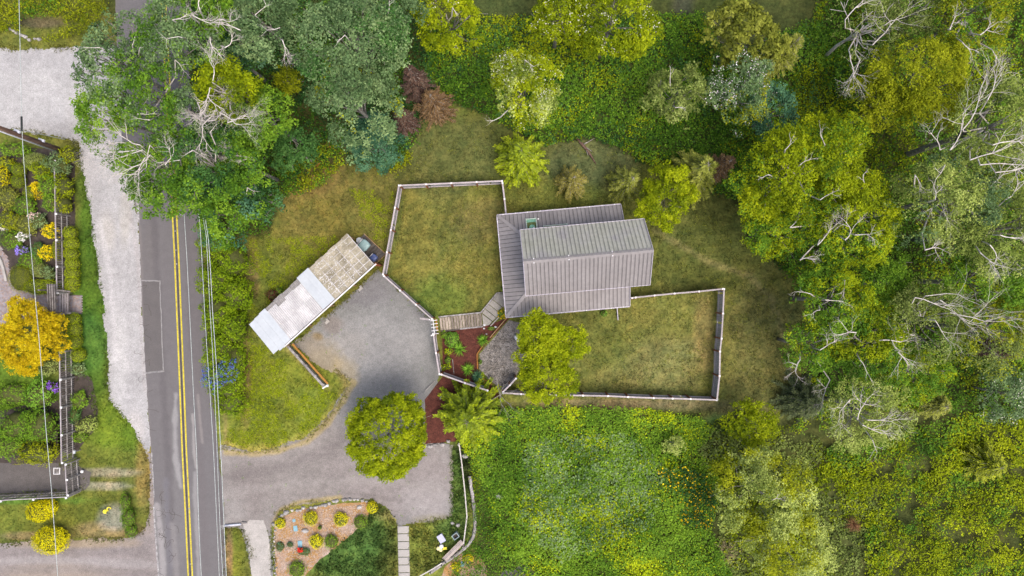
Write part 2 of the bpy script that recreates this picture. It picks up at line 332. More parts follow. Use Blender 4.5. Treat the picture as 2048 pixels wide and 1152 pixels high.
def shrub(ells, label, pal, name='shrub', cat='shrub', leaf=.08, dens=260, group=None, bias=0, core=.86, mat=None, flower=None, holes=0, up=.5, rough_=.08):
    """ clipped or low shrub: leaves over the surface of overlapping ellipsoids ((px,py,rx,ry px, height m)) """
    b = W(ells[0][0], ells[0][1], 0); t = thing(name, label, cat, b, group); Ps = []; Ns = []; cm = MB()
    E = []
    for (px, py, rx, ry, h) in ells:
        zc = h * .5; c = np.array(W(px, py, zc)); E.append((c, np.array([S(rx, zc), S(ry, zc), h * .52])))
    for i, (c, r) in enumerate(E):
        n = int(dens * 2.6 * (r[0] * r[1] + .5 * r[2] * (r[0] + r[1]))); d = rdir(n); d[:, 2] = np.where(d[:, 2] < -.3, -d[:, 2], d[:, 2])
        lump = 1 + (fbm(d[:, 0] * 3 + c[0], d[:, 1] * 3 + d[:, 2] * 2 + c[1], 1.0, i + 5) - .5) * rough_ * 4
        P = c + d * r * (lump * rng.uniform(.88, 1.03, n))[:, None]; keep = np.ones(n, bool)
        for j, (c2, r2) in enumerate(E):
            if j != i: keep &= (((P - c2) / (r2 * .88)) ** 2).sum(1) > 1
        if holes: keep &= fbm(P[:, 0] * 1.0, P[:, 1], .55, 77) < 1 - holes
        keep &= P[:, 2] > .01; Ps.append(P[keep]); Ns.append(d[keep])
        vs = []; fs = []; nu, nv = 10, 6
        for v in range(nv + 1):
            for u in range(nu):
                th = math.pi * v / nv; ph = 6.283 * u / nu; q = c + np.array([math.sin(th) * math.cos(ph), math.sin(th) * math.sin(ph), math.cos(th)]) * r * core; q[2] = max(q[2], .005 + .001 * v); vs.append(tuple(q))
        for v in range(nv):
            for u in range(nu): fs.append((v * nu + u, (v + 1) * nu + u, (v + 1) * nu + (u + 1) % nu, v * nu + (u + 1) % nu))
        cm.add(vs, fs)
    P = np.concatenate(Ps); D = np.concatenate(Ns); n = len(P); s = leaf * rng.uniform(.65, 1.35, n)
    tt = .68 + bias + rng.normal(0, .17, n) + (fbm(P[:, 0], P[:, 1], .5, 9) - .5) * .6
    leaf_obj('foliage', mat or M_leaf, P, D * .8 + rng.normal(0, .45, (n, 3)) + [0, 0, up * .5], D + rng.normal(0, .8, (n, 3)), s, s * .6, palcol(pal, tt), t)
    cm.build('dark_core', M_core, t, True)  # solid dark core added inside the leaves to block see-through
    if flower:
        fcol, fn, fs_ = flower; k = rng.choice(n, min(n, fn), replace=False); k = k[P[k][:, 2] > .35 * P[:, 2].max()]; Q = np.repeat(P[k], 5, 0) + rng.normal(0, fs_ * .5, (len(k) * 5, 3)) + [0, 0, fs_ * .6]
        leaf_obj('flower', M_petal, Q, rng.normal(0, .5, Q.shape) + [0, 0, 1], rdir(len(Q)), fs_ * rng.uniform(.6, 1.2, len(Q)), fs_ * .8, np.array(fcol) * rng.uniform(.7, 1.15, (len(Q), 1)), t, kind='stuff')
    return t
def spiky(px, py, rpx, label, pal='iris', n=90, h=.6, name='strappy_plant', cat='plant', group=None, w_=.05):
    b = W(px, py, 0); t = thing(name, label, cat, b, group); R = S(rpx, .2); V = []; Fc = []; col = []
    for i in range(n):
        a = random.uniform(0, 6.283); L = R * random.uniform(.55, 1.12); hh = h * random.uniform(.5, 1.1); q = [0, .3, .65, 1]; ww = w_ * random.uniform(.7, 1.2)
        k = len(V); sx, sy = -math.sin(a), math.cos(a); a2 = a + random.gauss(0, .12); cc = palcol(pal, np.array([random.uniform(.15, 1)]))[0]
        for m, s in enumerate(q):
            x = math.cos(a + (a2 - a) * s) * L * s; y = math.sin(a + (a2 - a) * s) * L * s; z = .02 + hh * (math.sin(s * 2.6)); wv = ww * (1, 1, .7, .08)[m]
            V += [(x - sx * wv / 2, y - sy * wv / 2, z - .01), (x + sx * wv / 2, y + sy * wv / 2, z + .012)]; col += [cc, cc]
        for m in range(3): Fc.append((k + 2 * m, k + 2 * m + 1, k + 2 * m + 3, k + 2 * m + 2))
    me = bpy.data.meshes.new('leaves'); me.from_pydata(V, [], Fc); me.materials.append(M_leaf)
    at = me.attributes.new('leafcol', 'FLOAT_COLOR', 'POINT'); c4 = np.ones((len(V), 4), np.float32); c4[:, :3] = np.array(col); at.data.foreach_set('color', c4.ravel())
    link('leaves', me, t); return t

# ------------------------------------------------------------------ outlines (photo pixels on the ground)
ROAD_L = [(228, -60), (231, 0), (236, 130), (243, 265), (254, 350), (268, 405), (277, 440), (281, 520), (285, 620), (293, 768), (302, 900), (308, 1000), (316, 1152), (321, 1230)]
ROAD_R = [(367, -60), (372, 0), (378, 130), (386, 265), (393, 350), (399, 405), (403, 440), (407, 520), (411, 620), (420, 768), (434, 860), (440, 940), (447, 1000), (453, 1152), (458, 1230)]
CENTRE = [(322, -60), (327, 0), (334, 130), (341, 265), (346, 350), (348, 405), (350, 440), (354, 520), (358, 620), (364, 768), (369, 900), (374, 1000), (381, 1152), (385, 1230)]
SHOULDER = [(-60, 97), (0, 97), (80, 96), (150, 95), (190, 90), (233, 92), (238, 180), (244, 268), (256, 350), (270, 405), (279, 440), (283, 520), (287, 620), (295, 768), (304, 905), (291, 908), (270, 868), (250, 838), (240, 825), (217, 800), (215, 740), (208, 650), (203, 590), (190, 505), (178, 420), (164, 345), (157, 285), (110, 275), (40, 262), (-60, 250)]
YARD = [(585, 690), (668, 618), (757, 537), (866, 640), (884, 745), (855, 800), (850, 880), (905, 890), (908, 940), (905, 1032), (860, 1045), (820, 1052), (795, 1050), (778, 1015), (745, 1000), (680, 1000), (600, 1012), (560, 1025), (545, 1055), (548, 1152), (548, 1230), (500, 1230), (505, 1152), (485, 1058), (449, 1055), (444, 980), (438, 900), (440, 888), (500, 902), (560, 892), (610, 873), (650, 838), (680, 795), (697, 765), (690, 750), (650, 740)]
LEFT_DRIVE = [(-60, 1092), (0, 1088), (120, 1077), (250, 1077), (290, 1058), (300, 985), (296, 905), (305, 905), (310, 1000), (318, 1152), (323, 1230), (-60, 1230)]
ENCL1 = [(800, 372), (1005, 367), (1012, 590), (962, 628), (872, 634), (770, 550)]
MULCH = [(884, 660), (960, 655), (1003, 640), (1020, 634), (957, 707), (957, 740), (1000, 792), (925, 775), (886, 748)]
MULCH2 = [(886, 752), (1000, 795), (930, 880), (850, 888), (850, 800)]
ROCKY = [(1018, 640), (1060, 650), (1060, 700), (1030, 755), (1003, 778), (985, 765), (959, 738), (959, 708)]
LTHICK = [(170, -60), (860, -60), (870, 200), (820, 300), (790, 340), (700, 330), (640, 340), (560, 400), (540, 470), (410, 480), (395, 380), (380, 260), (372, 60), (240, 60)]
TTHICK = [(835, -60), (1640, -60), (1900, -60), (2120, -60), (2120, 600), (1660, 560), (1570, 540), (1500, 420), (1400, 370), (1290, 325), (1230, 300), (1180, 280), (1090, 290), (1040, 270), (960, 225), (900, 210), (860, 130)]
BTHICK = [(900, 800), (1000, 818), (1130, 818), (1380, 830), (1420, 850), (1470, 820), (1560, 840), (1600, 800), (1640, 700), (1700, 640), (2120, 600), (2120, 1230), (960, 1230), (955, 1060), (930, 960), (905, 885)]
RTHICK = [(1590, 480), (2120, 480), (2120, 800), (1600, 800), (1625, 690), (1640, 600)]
def inpx(px, py, poly): return inpoly(px, py, poly)

# ground colour painted from soft patches, tree and fence shade included, in photo pixels
LW = (.098, .098, .022)
BLOBS = [  # px, py, rx, ry, colour, weight
 (560, 330, 300, 330, (.105, .085, .022), .9), (620, 520, 190, 150, (.105, .098, .020), .9), (690, 450, 110, 110, (.130, .100, .030), .5), (560, 430, 60, 60, (.130, .090, .028), .5), (620, 350, 70, 50, (.14, .090, .035), .55),
 (560, 800, 150, 150, (.122, .128, .018), 1), (520, 620, 60, 200, (.105, .110, .020), .8), (490, 750, 14, 100, (.17, .10, .05), .7), (505, 540, 16, 70, (.17, .10, .05), .6),
 (890, 500, 150, 160, (.125, .110, .028), .9), (960, 440, 60, 50, (.15, .11, .04), .5), (880, 600, 60, 50, (.080, .110, .020), .7), (900, 310, 120, 90, (.085, .085, .028), .9), (1180, 320, 100, 60, (.075, .080, .034), .9),
 (1300, 700, 260, 160, (.115, .110, .030), .9), (1330, 730, 90, 60, (.18, .145, .06), .5), (1230, 760, 60, 30, (.17, .14, .05), .4), (1410, 660, 22, 90, (.21, .15, .065), .5), (1200, 680, 60, 60, (.095, .095, .022), .6),
 (1430, 470, 160, 130, (.070, .075, .020), .9), (1540, 700, 100, 170, (.115, .100, .034), .8), (1350, 810, 130, 14, (.15, .12, .06), .7), (1200, 808, 200, 12, (.17, .12, .07), .7), (1470, 840, 60, 20, (.16, .13, .07), .6), (1440, 850, 40, 22, (.07, .14, .03), .7),  # opening patch: shade of the right-hand trees painted into the lawn
 (185, 560, 45, 300, (.058, .100, .012), .95), (170, 690, 50, 60, (.052, .105, .02), .8), (230, 860, 70, 70, (.085, .118, .012), .95), (200, 920, 110, 30, (.10, .11, .02), .8), (110, 1030, 200, 60, (.10, .105, .018), .95), (290, 950, 22, 80, (.24, .15, .05), .7), (215, 1060, 90, 18, (.22, .145, .07), .8), (200, 945, 90, 10, (.25, .20, .15), .75), (195, 972, 70, 8, (.28, .23, .18), .7), (70, 1072, 90, 9, (.20, .13, .07), .7),
 (230, 1035, 35, 30, (.22, .19, .16), .8), (40, 790, 90, 110, (.07, .112, .012), .95), (30, 1000, 160, 10, (.07, .13, .02), .7),
 (700, 1100, 90, 90, (.055, .095, .022), .95), (860, 1090, 50, 70, (.12, .13, .026), .95), (905, 1060, 40, 30, (.075, .12, .03), .6), (815, 1030, 60, 14, (.20, .16, .06), .6), (470, 1110, 22, 70, (.13, .13, .020), .95), (458, 1110, 9, 70, (.20, .11, .06), .8), (922, 960, 30, 90, (.06, .10, .02), .8),
 (120, 40, 180, 60, (.10, .10, .02), .9), (75, 45, 60, 12, (.09, .065, .045), .8), (1000, 10, 60, 40, (.09, .11, .03), .9), (1370, 15, 30, 30, (.12, .09, .08), .9), (1420, 20, 40, 30, (.09, .12, .02), .9),
]
SEGS = [  # polyline, half width px, colour, weight
 ([(1310, 462), (1360, 490), (1420, 525), (1500, 552), (1545, 600), (1570, 680)], 7, (.19, .15, .07), .45),
 ([(700, 765), (682, 800), (645, 850), (600, 882), (540, 902), (490, 902), (450, 890)], 11, (.30, .23, .055), .85),
 ([(575, 695), (620, 740), (655, 778)], 7, (.16, .12, .05), .6), ([(660, 720), (690, 755), (700, 780)], 10, (.27, .19, .09), .5),
 ([(805, 395), (780, 545)], 5, (.05, .07, .02), .6), ([(775, 552), (868, 632)], 6, (.05, .09, .02), .6),  # first strip: shadow of the carport-side fence painted into the grass
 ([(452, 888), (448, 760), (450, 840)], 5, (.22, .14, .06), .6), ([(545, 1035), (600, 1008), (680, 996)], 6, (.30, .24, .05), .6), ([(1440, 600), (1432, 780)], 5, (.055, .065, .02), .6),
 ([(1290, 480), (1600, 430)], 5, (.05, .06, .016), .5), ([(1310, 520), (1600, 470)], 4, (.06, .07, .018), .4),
]
def ground_col(x, y):
    k = H / F; px = x / k + 1024; py = 576 - y / k; n = len(px); col = np.tile(np.array(LW), (n, 1))
    wob = (fbm(px, py, 40, 21) - .5) * 1.1
    for i, (bx, by, rx, ry, c, wt) in enumerate(BLOBS):
        d = np.sqrt(((px - bx) / rx) ** 2 + ((py - by) / ry) ** 2) + wob * .55; ww = np.clip((1.15 - d) / .5, 0, 1) * wt; col = col * (1 - ww[:, None]) + np.array(c) * ww[:, None]
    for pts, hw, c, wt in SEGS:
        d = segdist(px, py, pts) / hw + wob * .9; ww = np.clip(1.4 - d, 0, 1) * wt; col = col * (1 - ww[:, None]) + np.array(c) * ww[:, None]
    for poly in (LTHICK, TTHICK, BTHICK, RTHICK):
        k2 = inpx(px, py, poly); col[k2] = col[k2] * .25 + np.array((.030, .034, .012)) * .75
    st = ((px > 1280) & (px < 1600) & (py > 380) & (py < 560)) * np.sin((py + .12 * px) / 3.4) * .07 + ((px > 790) & (px < 1010) & (py > 370) & (py < 640)) * np.sin((px + .18 * py) / 3.8) * .05 + ((px > 1130) & (px < 1440) & (py > 590) & (py < 800)) * np.sin((py - .1 * px) / 3.6) * .06
    col = col * (1 + st)[:, None]
    g = (fbm(x, y, 1.5, 31) - .5); b = (fbm(x, y, .45, 41) - .5); r = (fbm(x, y, 4.0, 51) - .5)
    col = col * np.array([.97, 1.03, .95]) * (1 + .7 * g[:, None] + .8 * b[:, None]); col[:, 0] *= .96 + .38 * r + .3 * b; col[:, 1] *= 1 + .15 * r; return np.clip(col, .004, .8)

# ------------------------------------------------------------------ ground
gx = np.arange(-50, 50.01, .25); gy = np.arange(-29, 29.01, .25); X, Y = np.meshgrid(gx, gy); x = X.ravel(); y = Y.ravel()
nx, ny = len(gx), len(gy); V = np.stack([x, y, np.zeros_like(x)], 1)
I = np.arange((nx - 1) * (ny - 1)); a = (I // (nx - 1)) * nx + I % (nx - 1); Fq = np.stack([a, a + 1, a + nx + 1, a + nx], 1)
far = [(-500, -500), (500, -500), (500, 500), (-500, 500)]; cor = [0, nx - 1, nx * ny - 1, nx * (ny - 1)]
V = np.concatenate([V, np.array([(p[0], p[1], 0) for p in far])]); n0 = nx * ny
Fq = np.concatenate([Fq, np.array([(n0 + i, n0 + (i + 1) % 4, cor[(i + 1) % 4], cor[i]) for i in range(4)])])
me = bpy.data.meshes.new('ground'); me.vertices.add(len(V)); me.vertices.foreach_set('co', V.astype(np.float32).ravel())
me.loops.add(Fq.size); me.loops.foreach_set('vertex_index', Fq.astype(np.int32).ravel()); me.polygons.add(len(Fq)); me.polygons.foreach_set('loop_start', np.arange(0, Fq.size, 4, dtype=np.int32))
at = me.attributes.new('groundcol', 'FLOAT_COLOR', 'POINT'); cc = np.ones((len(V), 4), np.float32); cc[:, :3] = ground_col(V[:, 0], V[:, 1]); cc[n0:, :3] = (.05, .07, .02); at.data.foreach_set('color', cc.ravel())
me.update(calc_edges=True)
m, nt, b = newmat('grass_and_soil'); L = nt.links.new; at = N(nt, 'Attribute', attribute_name='groundcol'); tc = N(nt, 'TexCoord')
f1 = N(nt, 'TexNoise'); f1.inputs['Scale'].default_value = 4; f1.inputs['Detail'].default_value = 6; f1.inputs['Roughness'].default_value = .75; L(tc.outputs['Object'], f1.inputs['Vector'])
r1 = N(nt, 'MapRange'); r1.inputs[1].default_value = .32; r1.inputs[2].default_value = .68; r1.inputs[3].default_value = .5; r1.inputs[4].default_value = 1.5; L(f1.outputs[0], r1.inputs[0])
s1 = N(nt, 'VectorMath', operation='SCALE'); L(at.outputs['Color'], s1.inputs[0]); L(r1.outputs[0], s1.inputs['Scale']); L(s1.outputs[0], b.inputs['Base Color']); b.inputs['Roughness'].default_value = .95; b.inputs['Specular IOR Level'].default_value = .1
bp = N(nt, 'Bump'); bp.inputs['Strength'].default_value = .6; bp.inputs['Distance'].default_value = .05; L(f1.outputs[0], bp.inputs['Height']); L(bp.outputs[0], b.inputs['Normal'])
me.materials.append(m); link('ground', me, kind='structure')

M_asph = surf('asphalt', [(.105, .096, .100), (.128, .117, .121), (.150, .138, .140)], .35, fine=22, finev=.10, bump=.25, rough_=.9, stretch=(1.6, .5, 1), speck=(30, .93, (.19, .18, .18)))
M_patch = surf('asphalt_patch', [(.108, .100, .100), (.128, .118, .116)], .8, fine=20, finev=.12, bump=.2, rough_=.92)
M_worn = surf('worn_asphalt', [(.17, .165, .165), (.24, .23, .23), (.30, .285, .28)], 1.5, fine=14, finev=.15, bump=.2, rough_=.9)
M_gravel_w = surf('pale_gravel', [(.38, .375, .375), (.50, .495, .495), (.59, .585, .58)], .45, fine=12, finev=.16, bump=.6, rough_=.95, speck=(13, .9, (.22, .20, .19)))
M_gravel = surf('grey_gravel', [(.15, .152, .158), (.225, .226, .228), (.25, .246, .236), (.32, .315, .305)], .22, fine=9, finev=.22, bump=.6, rough_=.95, speck=(12, .88, (.34, .32, .31)))
M_gravel_b = surf('brown_gravel', [(.17, .148, .138), (.235, .208, .198), (.30, .27, .255)], .3, fine=9, finev=.16, bump=.5, rough_=.95, stretch=(.6, 1.4, 1), speck=(14, .93, (.36, .33, .3)))
M_concrete = surf('concrete', [(.30, .28, .26), (.38, .36, .335), (.46, .43, .40)], .8, fine=10, finev=.14, bump=.3, rough_=.9)
M_yel = surf('yellow_paint', [(.34, .27, .04), (.54, .45, .03), (.62, .52, .03)], 2.5, fine=7, finev=.25, bump=.1, rough_=.7)
M_whitep = surf('faded_white_paint', [(.14, .13, .13), (.30, .29, .29), (.5, .49, .49)], 3, fine=10, finev=.3, bump=.1, rough_=.8)
M_mulch = surf('red_bark_mulch', [(.060, .018, .012), (.100, .030, .020), (.135, .045, .030)], 2.5, fine=18, finev=.5, bump=.8, rough_=.95)
M_chip = surf('wood_chip', [(.26, .14, .04), (.36, .21, .08), (.36, .25, .18), (.50, .40, .35)], .8, fine=18, finev=.45, bump=.8, rough_=.95)
M_rocky = surf('stony_soil', [(.12, .105, .09), (.22, .20, .18), (.32, .295, .275)], 1.6, fine=10, finev=.5, bump=1, rough_=.95)
M_dark = surf('dark_soil', [(.030, .022, .018), (.055, .042, .034), (.08, .065, .055)], 2, fine=14, finev=.4, bump=.8)
M_darkgrav = surf('dark_fine_gravel', [(.085, .075, .070), (.125, .112, .105)], 1.2, fine=14, finev=.3, bump=.6)
def sheet(name, pts, z, mat, amp=.1, step=.35, seed=3, kind='structure', rawpoly=None):
    poly = rawpoly or (rough(pts, amp, step, seed=seed) if amp else PW(pts)); mb = MB(); mb.add([(p[0], p[1], z) for p in poly], [tuple(range(len(poly)))])
    from mathutils.geometry import tessellate_polygon
    tris = tessellate_polygon([[Vector((p[0], p[1], 0)) for p in poly]]); mb.f = []
    for t in tris:
        A, B, D = [poly[i] for i in t]; s = (B[0] - A[0]) * (D[1] - A[1]) - (B[1] - A[1]) * (D[0] - A[0]); mb.f.append(tuple(t) if s > 0 else tuple(t)[::-1])
    o = mb.build(name, mat); o['kind'] = kind; return o
def ribbon(pts, hw, side=0):
    P = [Vector(p) for p in PW(pts)]; l = []; r = []
    for i, p in enumerate(P):
        t = (P[min(i + 1, len(P) - 1)] - P[max(i - 1, 0)]).normalized(); nn = Vector((-t.y, t.x)); l.append(p + nn * (side + hw)); r.append(p + nn * (side - hw))
    return l, r
def strip_obj(name, pts, hw, z, mat, side=0, **k):
    l, r = ribbon(pts, hw, side); mb = MB(); n = len(l); mb.add([(p.x, p.y, z) for p in l] + [(p.x, p.y, z) for p in r], [(i, n + i, n + i + 1, i + 1) for i in range(n - 1)])
    return mb.build(name, mat, **k)

def painted_mat(name, scales=((3, .16), (14, .28)), bump=.5, rough_=.95, speck=None):
    m, nt, b = newmat(name); L = nt.links.new; at = N(nt, 'Attribute', attribute_name='groundcol'); tc = N(nt, 'TexCoord'); col = at.outputs['Color']
    for sc_, am in scales:
        f = N(nt, 'TexNoise'); f.inputs['Scale'].default_value = sc_; f.inputs['Detail'].default_value = 5; f.inputs['Roughness'].default_value = .7; L(tc.outputs['Object'], f.inputs['Vector'])
        q = N(nt, 'MapRange'); q.inputs[1].default_value = .33; q.inputs[2].default_value = .67; q.inputs[3].default_value = 1 - am; q.inputs[4].default_value = 1 + am; L(f.outputs[0], q.inputs[0])
        v = N(nt, 'VectorMath', operation='SCALE'); L(col, v.inputs[0]); L(q.outputs[0], v.inputs['Scale']); col = v.outputs[0]
    L(col, b.inputs['Base Color']); b.inputs['Roughness'].default_value = rough_; b.inputs['Specular IOR Level'].default_value = .15
    bp = N(nt, 'Bump'); bp.inputs['Strength'].default_value = bump; bp.inputs['Distance'].default_value = .03; L(f.outputs[0], bp.inputs['Height']); L(bp.outputs[0], b.inputs['Normal']); return m
def set_gcol(me, col):
    a_ = me.attributes.new('groundcol', 'FLOAT_COLOR', 'POINT'); c4 = np.ones((len(col), 4), np.float32); c4[:, :3] = col; a_.data.foreach_set('color', c4.ravel())
def blend(x, y, base, blobs, segs, seed=0, wobs=.5, ws=40):
    k = H / F; px = x / k + 1024; py = 576 - y / k; col = np.tile(np.array(base, float), (len(x), 1)); wob = (fbm(px, py, ws, 121 + seed) - .5) * 1.1 + (fbm(px, py, 9, 131 + seed) - .5) * .6
    for bx, by, rx, ry, c, wt in blobs:
        d = np.sqrt(((px - bx) / rx) ** 2 + ((py - by) / ry) ** 2) + wob * wobs; w_ = (np.clip((1.2 - d) / .6, 0, 1) * wt)[:, None]; col = col * (1 - w_) + np.array(c) * w_
    for pts, hw, c, wt in segs:
        d = segdist(px, py, pts) / hw + wob * 1.1; w_ = (np.clip(1.5 - d, 0, 1) * wt)[:, None]; col = col * (1 - w_) + np.array(c) * w_
    return col
def gridsheet(name, polys, z, mat, base, blobs, segs, cell=.11, seed=0, mott=.3):
    PP = [PW(p) for p in polys]; allp = [q for P in PP for q in P]; x0 = min(p[0] for p in allp); x1 = max(p[0] for p in allp); y0 = min(p[1] for p in allp); y1 = max(p[1] for p in allp)
    gx = np.arange(x0 - .5, x1 + .5, cell); gy = np.arange(y0 - .5, y1 + .5, cell); X, Y = np.meshgrid(gx, gy); xx = X.ravel(); yy = Y.ravel(); nx = len(gx)
    jx = xx + (fbm(xx, yy, .9, 141 + seed) - .5) * .55 + rng.uniform(-.04, .04, len(xx)); jy = yy + (fbm(xx, yy, .9, 151 + seed) - .5) * .55 + rng.uniform(-.04, .04, len(xx)); ins = np.zeros(len(xx), bool)
    for P in PP: ins |= inpoly(jx, jy, P)
    I = np.arange((nx - 1) * (len(gy) - 1)); a = (I // (nx - 1)) * nx + I % (nx - 1); keep = ins[a].astype(int) + ins[a + 1] + ins[a + nx] + ins[a + nx + 1] >= 3; a = a[keep]
    Fq = np.stack([a, a + 1, a + nx + 1, a + nx], 1); used, inv = np.unique(Fq, return_inverse=True); Fq = inv.reshape(-1, 4); xx = xx[used] + rng.uniform(-.03, .03, len(used)); yy = yy[used] + rng.uniform(-.03, .03, len(used))
    me = bpy.data.meshes.new(name); me.vertices.add(len(xx)); me.vertices.foreach_set('co', np.stack([xx, yy, np.full(len(xx), z)], 1).astype(np.float32).ravel())
    me.loops.add(Fq.size); me.loops.foreach_set('vertex_index', Fq.astype(np.int32).ravel()); me.polygons.add(len(Fq)); me.polygons.foreach_set('loop_start', np.arange(0, Fq.size, 4, dtype=np.int32))
    col = blend(xx, yy, base, blobs, segs, seed); col = col * (1 + mott * (fbm(xx, yy, 2.2, 161 + seed)[:, None] - .5) + mott * .8 * (fbm(xx, yy, .5, 171 + seed)[:, None] - .5)); set_gcol(me, np.clip(col, .01, .8)); me.materials.append(mat); me.update(calc_edges=True)
    return link(name, me, kind='structure')
M_pgrav = painted_mat('gravel', ((2.2, .12), (8, .16), (17, .24))); M_proad = painted_mat('asphalt_surface', ((1.5, .05), (12, .07), (30, .10)), .2)
GR = (.154, .154, .149); BR = (.166, .151, .142)
LOWER = [(446, 886), (500, 905), (560, 897), (612, 878), (652, 842), (684, 800), (760, 850), (850, 888), (903, 893), (906, 940), (903, 1030), (860, 1043), (820, 1049), (796, 1047), (778, 1012), (745, 998), (680, 998), (600, 1008), (558, 1022), (545, 1055), (549, 1152), (549, 1230), (500, 1230), (505, 1152), (484, 1056), (448, 1054), (440, 960)]
gridsheet('driveway', [YARD, LOWER], .014, M_pgrav, GR, [
  (620, 950, 330, 130, BR, 1), (560, 900, 200, 60, BR, .8), (800, 960, 140, 90, (.185, .165, .160), .8), (850, 1000, 60, 40, (.24, .225, .22), .5), (750, 690, 110, 60, (.20, .196, .190), .8), (700, 700, 40, 40, (.19, .18, .165), .6), (720, 580, 70, 40, (.125, .120, .126), .7), (850, 600, 30, 50, (.115, .11, .115), .5),
  (790, 785, 70, 40, (.135, .132, .13), .4), (640, 730, 42, 50, (.20, .165, .105), .75), (690, 745, 30, 30, (.25, .20, .11), .5), (635, 673, 12, 9, (.15, .10, .03), .8), (610, 690, 40, 30, (.18, .155, .12), .6), (665, 650, 20, 20, (.15, .125, .11), .6), (500, 960, 40, 70, (.145, .128, .122), .6), (470, 1010, 30, 40, (.19, .175, .165), .5), (880, 1040, 60, 12, (.17, .15, .08), .4)],  # first patch: shade beside the drive tree painted onto the gravel
  [([(450, 955), (560, 935), (660, 900), (720, 850)], 9, (.128, .114, .110), .55), ([(450, 985), (600, 965), (720, 960), (880, 975)], 8, (.205, .188, .178), .5), ([(450, 925), (560, 912), (640, 882), (690, 820)], 6, (.195, .178, .168), .45), ([(600, 990), (700, 985), (800, 1000)], 5, (.13, .115, .11), .4),
   ([(452, 905), (500, 908), (560, 902), (612, 883), (655, 846), (688, 800), (705, 765)], 6, (.26, .20, .075), .65), ([(548, 1050), (562, 1020), (600, 1004), (680, 994)], 5, (.25, .19, .06), .6), ([(905, 895), (908, 940), (905, 1030)], 6, (.16, .15, .10), .6)], seed=1)
gridsheet('side_drive', [LEFT_DRIVE], .016, M_pgrav, (.175, .155, .150), [(150, 1085, 120, 14, (.22, .17, .10), .6), (100, 1150, 120, 25, (.21, .17, .13), .5), (290, 1010, 20, 60, (.19, .16, .14), .8)], [([(0, 1105), (120, 1100), (300, 1105)], 7, (.140, .125, .122), .6), ([(0, 1122), (140, 1120), (310, 1130)], 7, (.22, .205, .20), .6), ([(0, 1140), (180, 1138), (310, 1150)], 6, (.145, .13, .125), .5)], seed=2)
sheet('concrete_pad', [(486, 1048), (500, 1040), (528, 1040), (536, 1062), (541, 1110), (545, 1230), (520, 1230), (505, 1152), (497, 1100)], .024, M_concrete, .08, .25)
gridsheet('gravel_shoulder', [SHOULDER], .018, M_pgrav, (.262, .257, .257), [(60, 200, 120, 60, (.31, .305, .30), .6), (100, 260, 80, 20, (.25, .24, .235), .6), (250, 430, 14, 60, (.29, .275, .25), .7), (180, 340, 20, 60, (.29, .28, .28), .6), (215, 460, 20, 40, (.30, .28, .25), .5), (240, 700, 20, 90, (.35, .345, .34), .6), (270, 860, 20, 40, (.33, .31, .30), .6), (150, 220, 20, 60, (.28, .27, .26), .5)], [([(262, 430), (276, 520), (282, 640), (290, 780)], 4, (.26, .24, .235), .5), ([(200, 440), (222, 560), (232, 720)], 5, (.36, .35, .35), .5), ([(0, 150), (140, 170), (200, 300), (240, 430)], 9, (.30, .295, .29), .5)], seed=3)

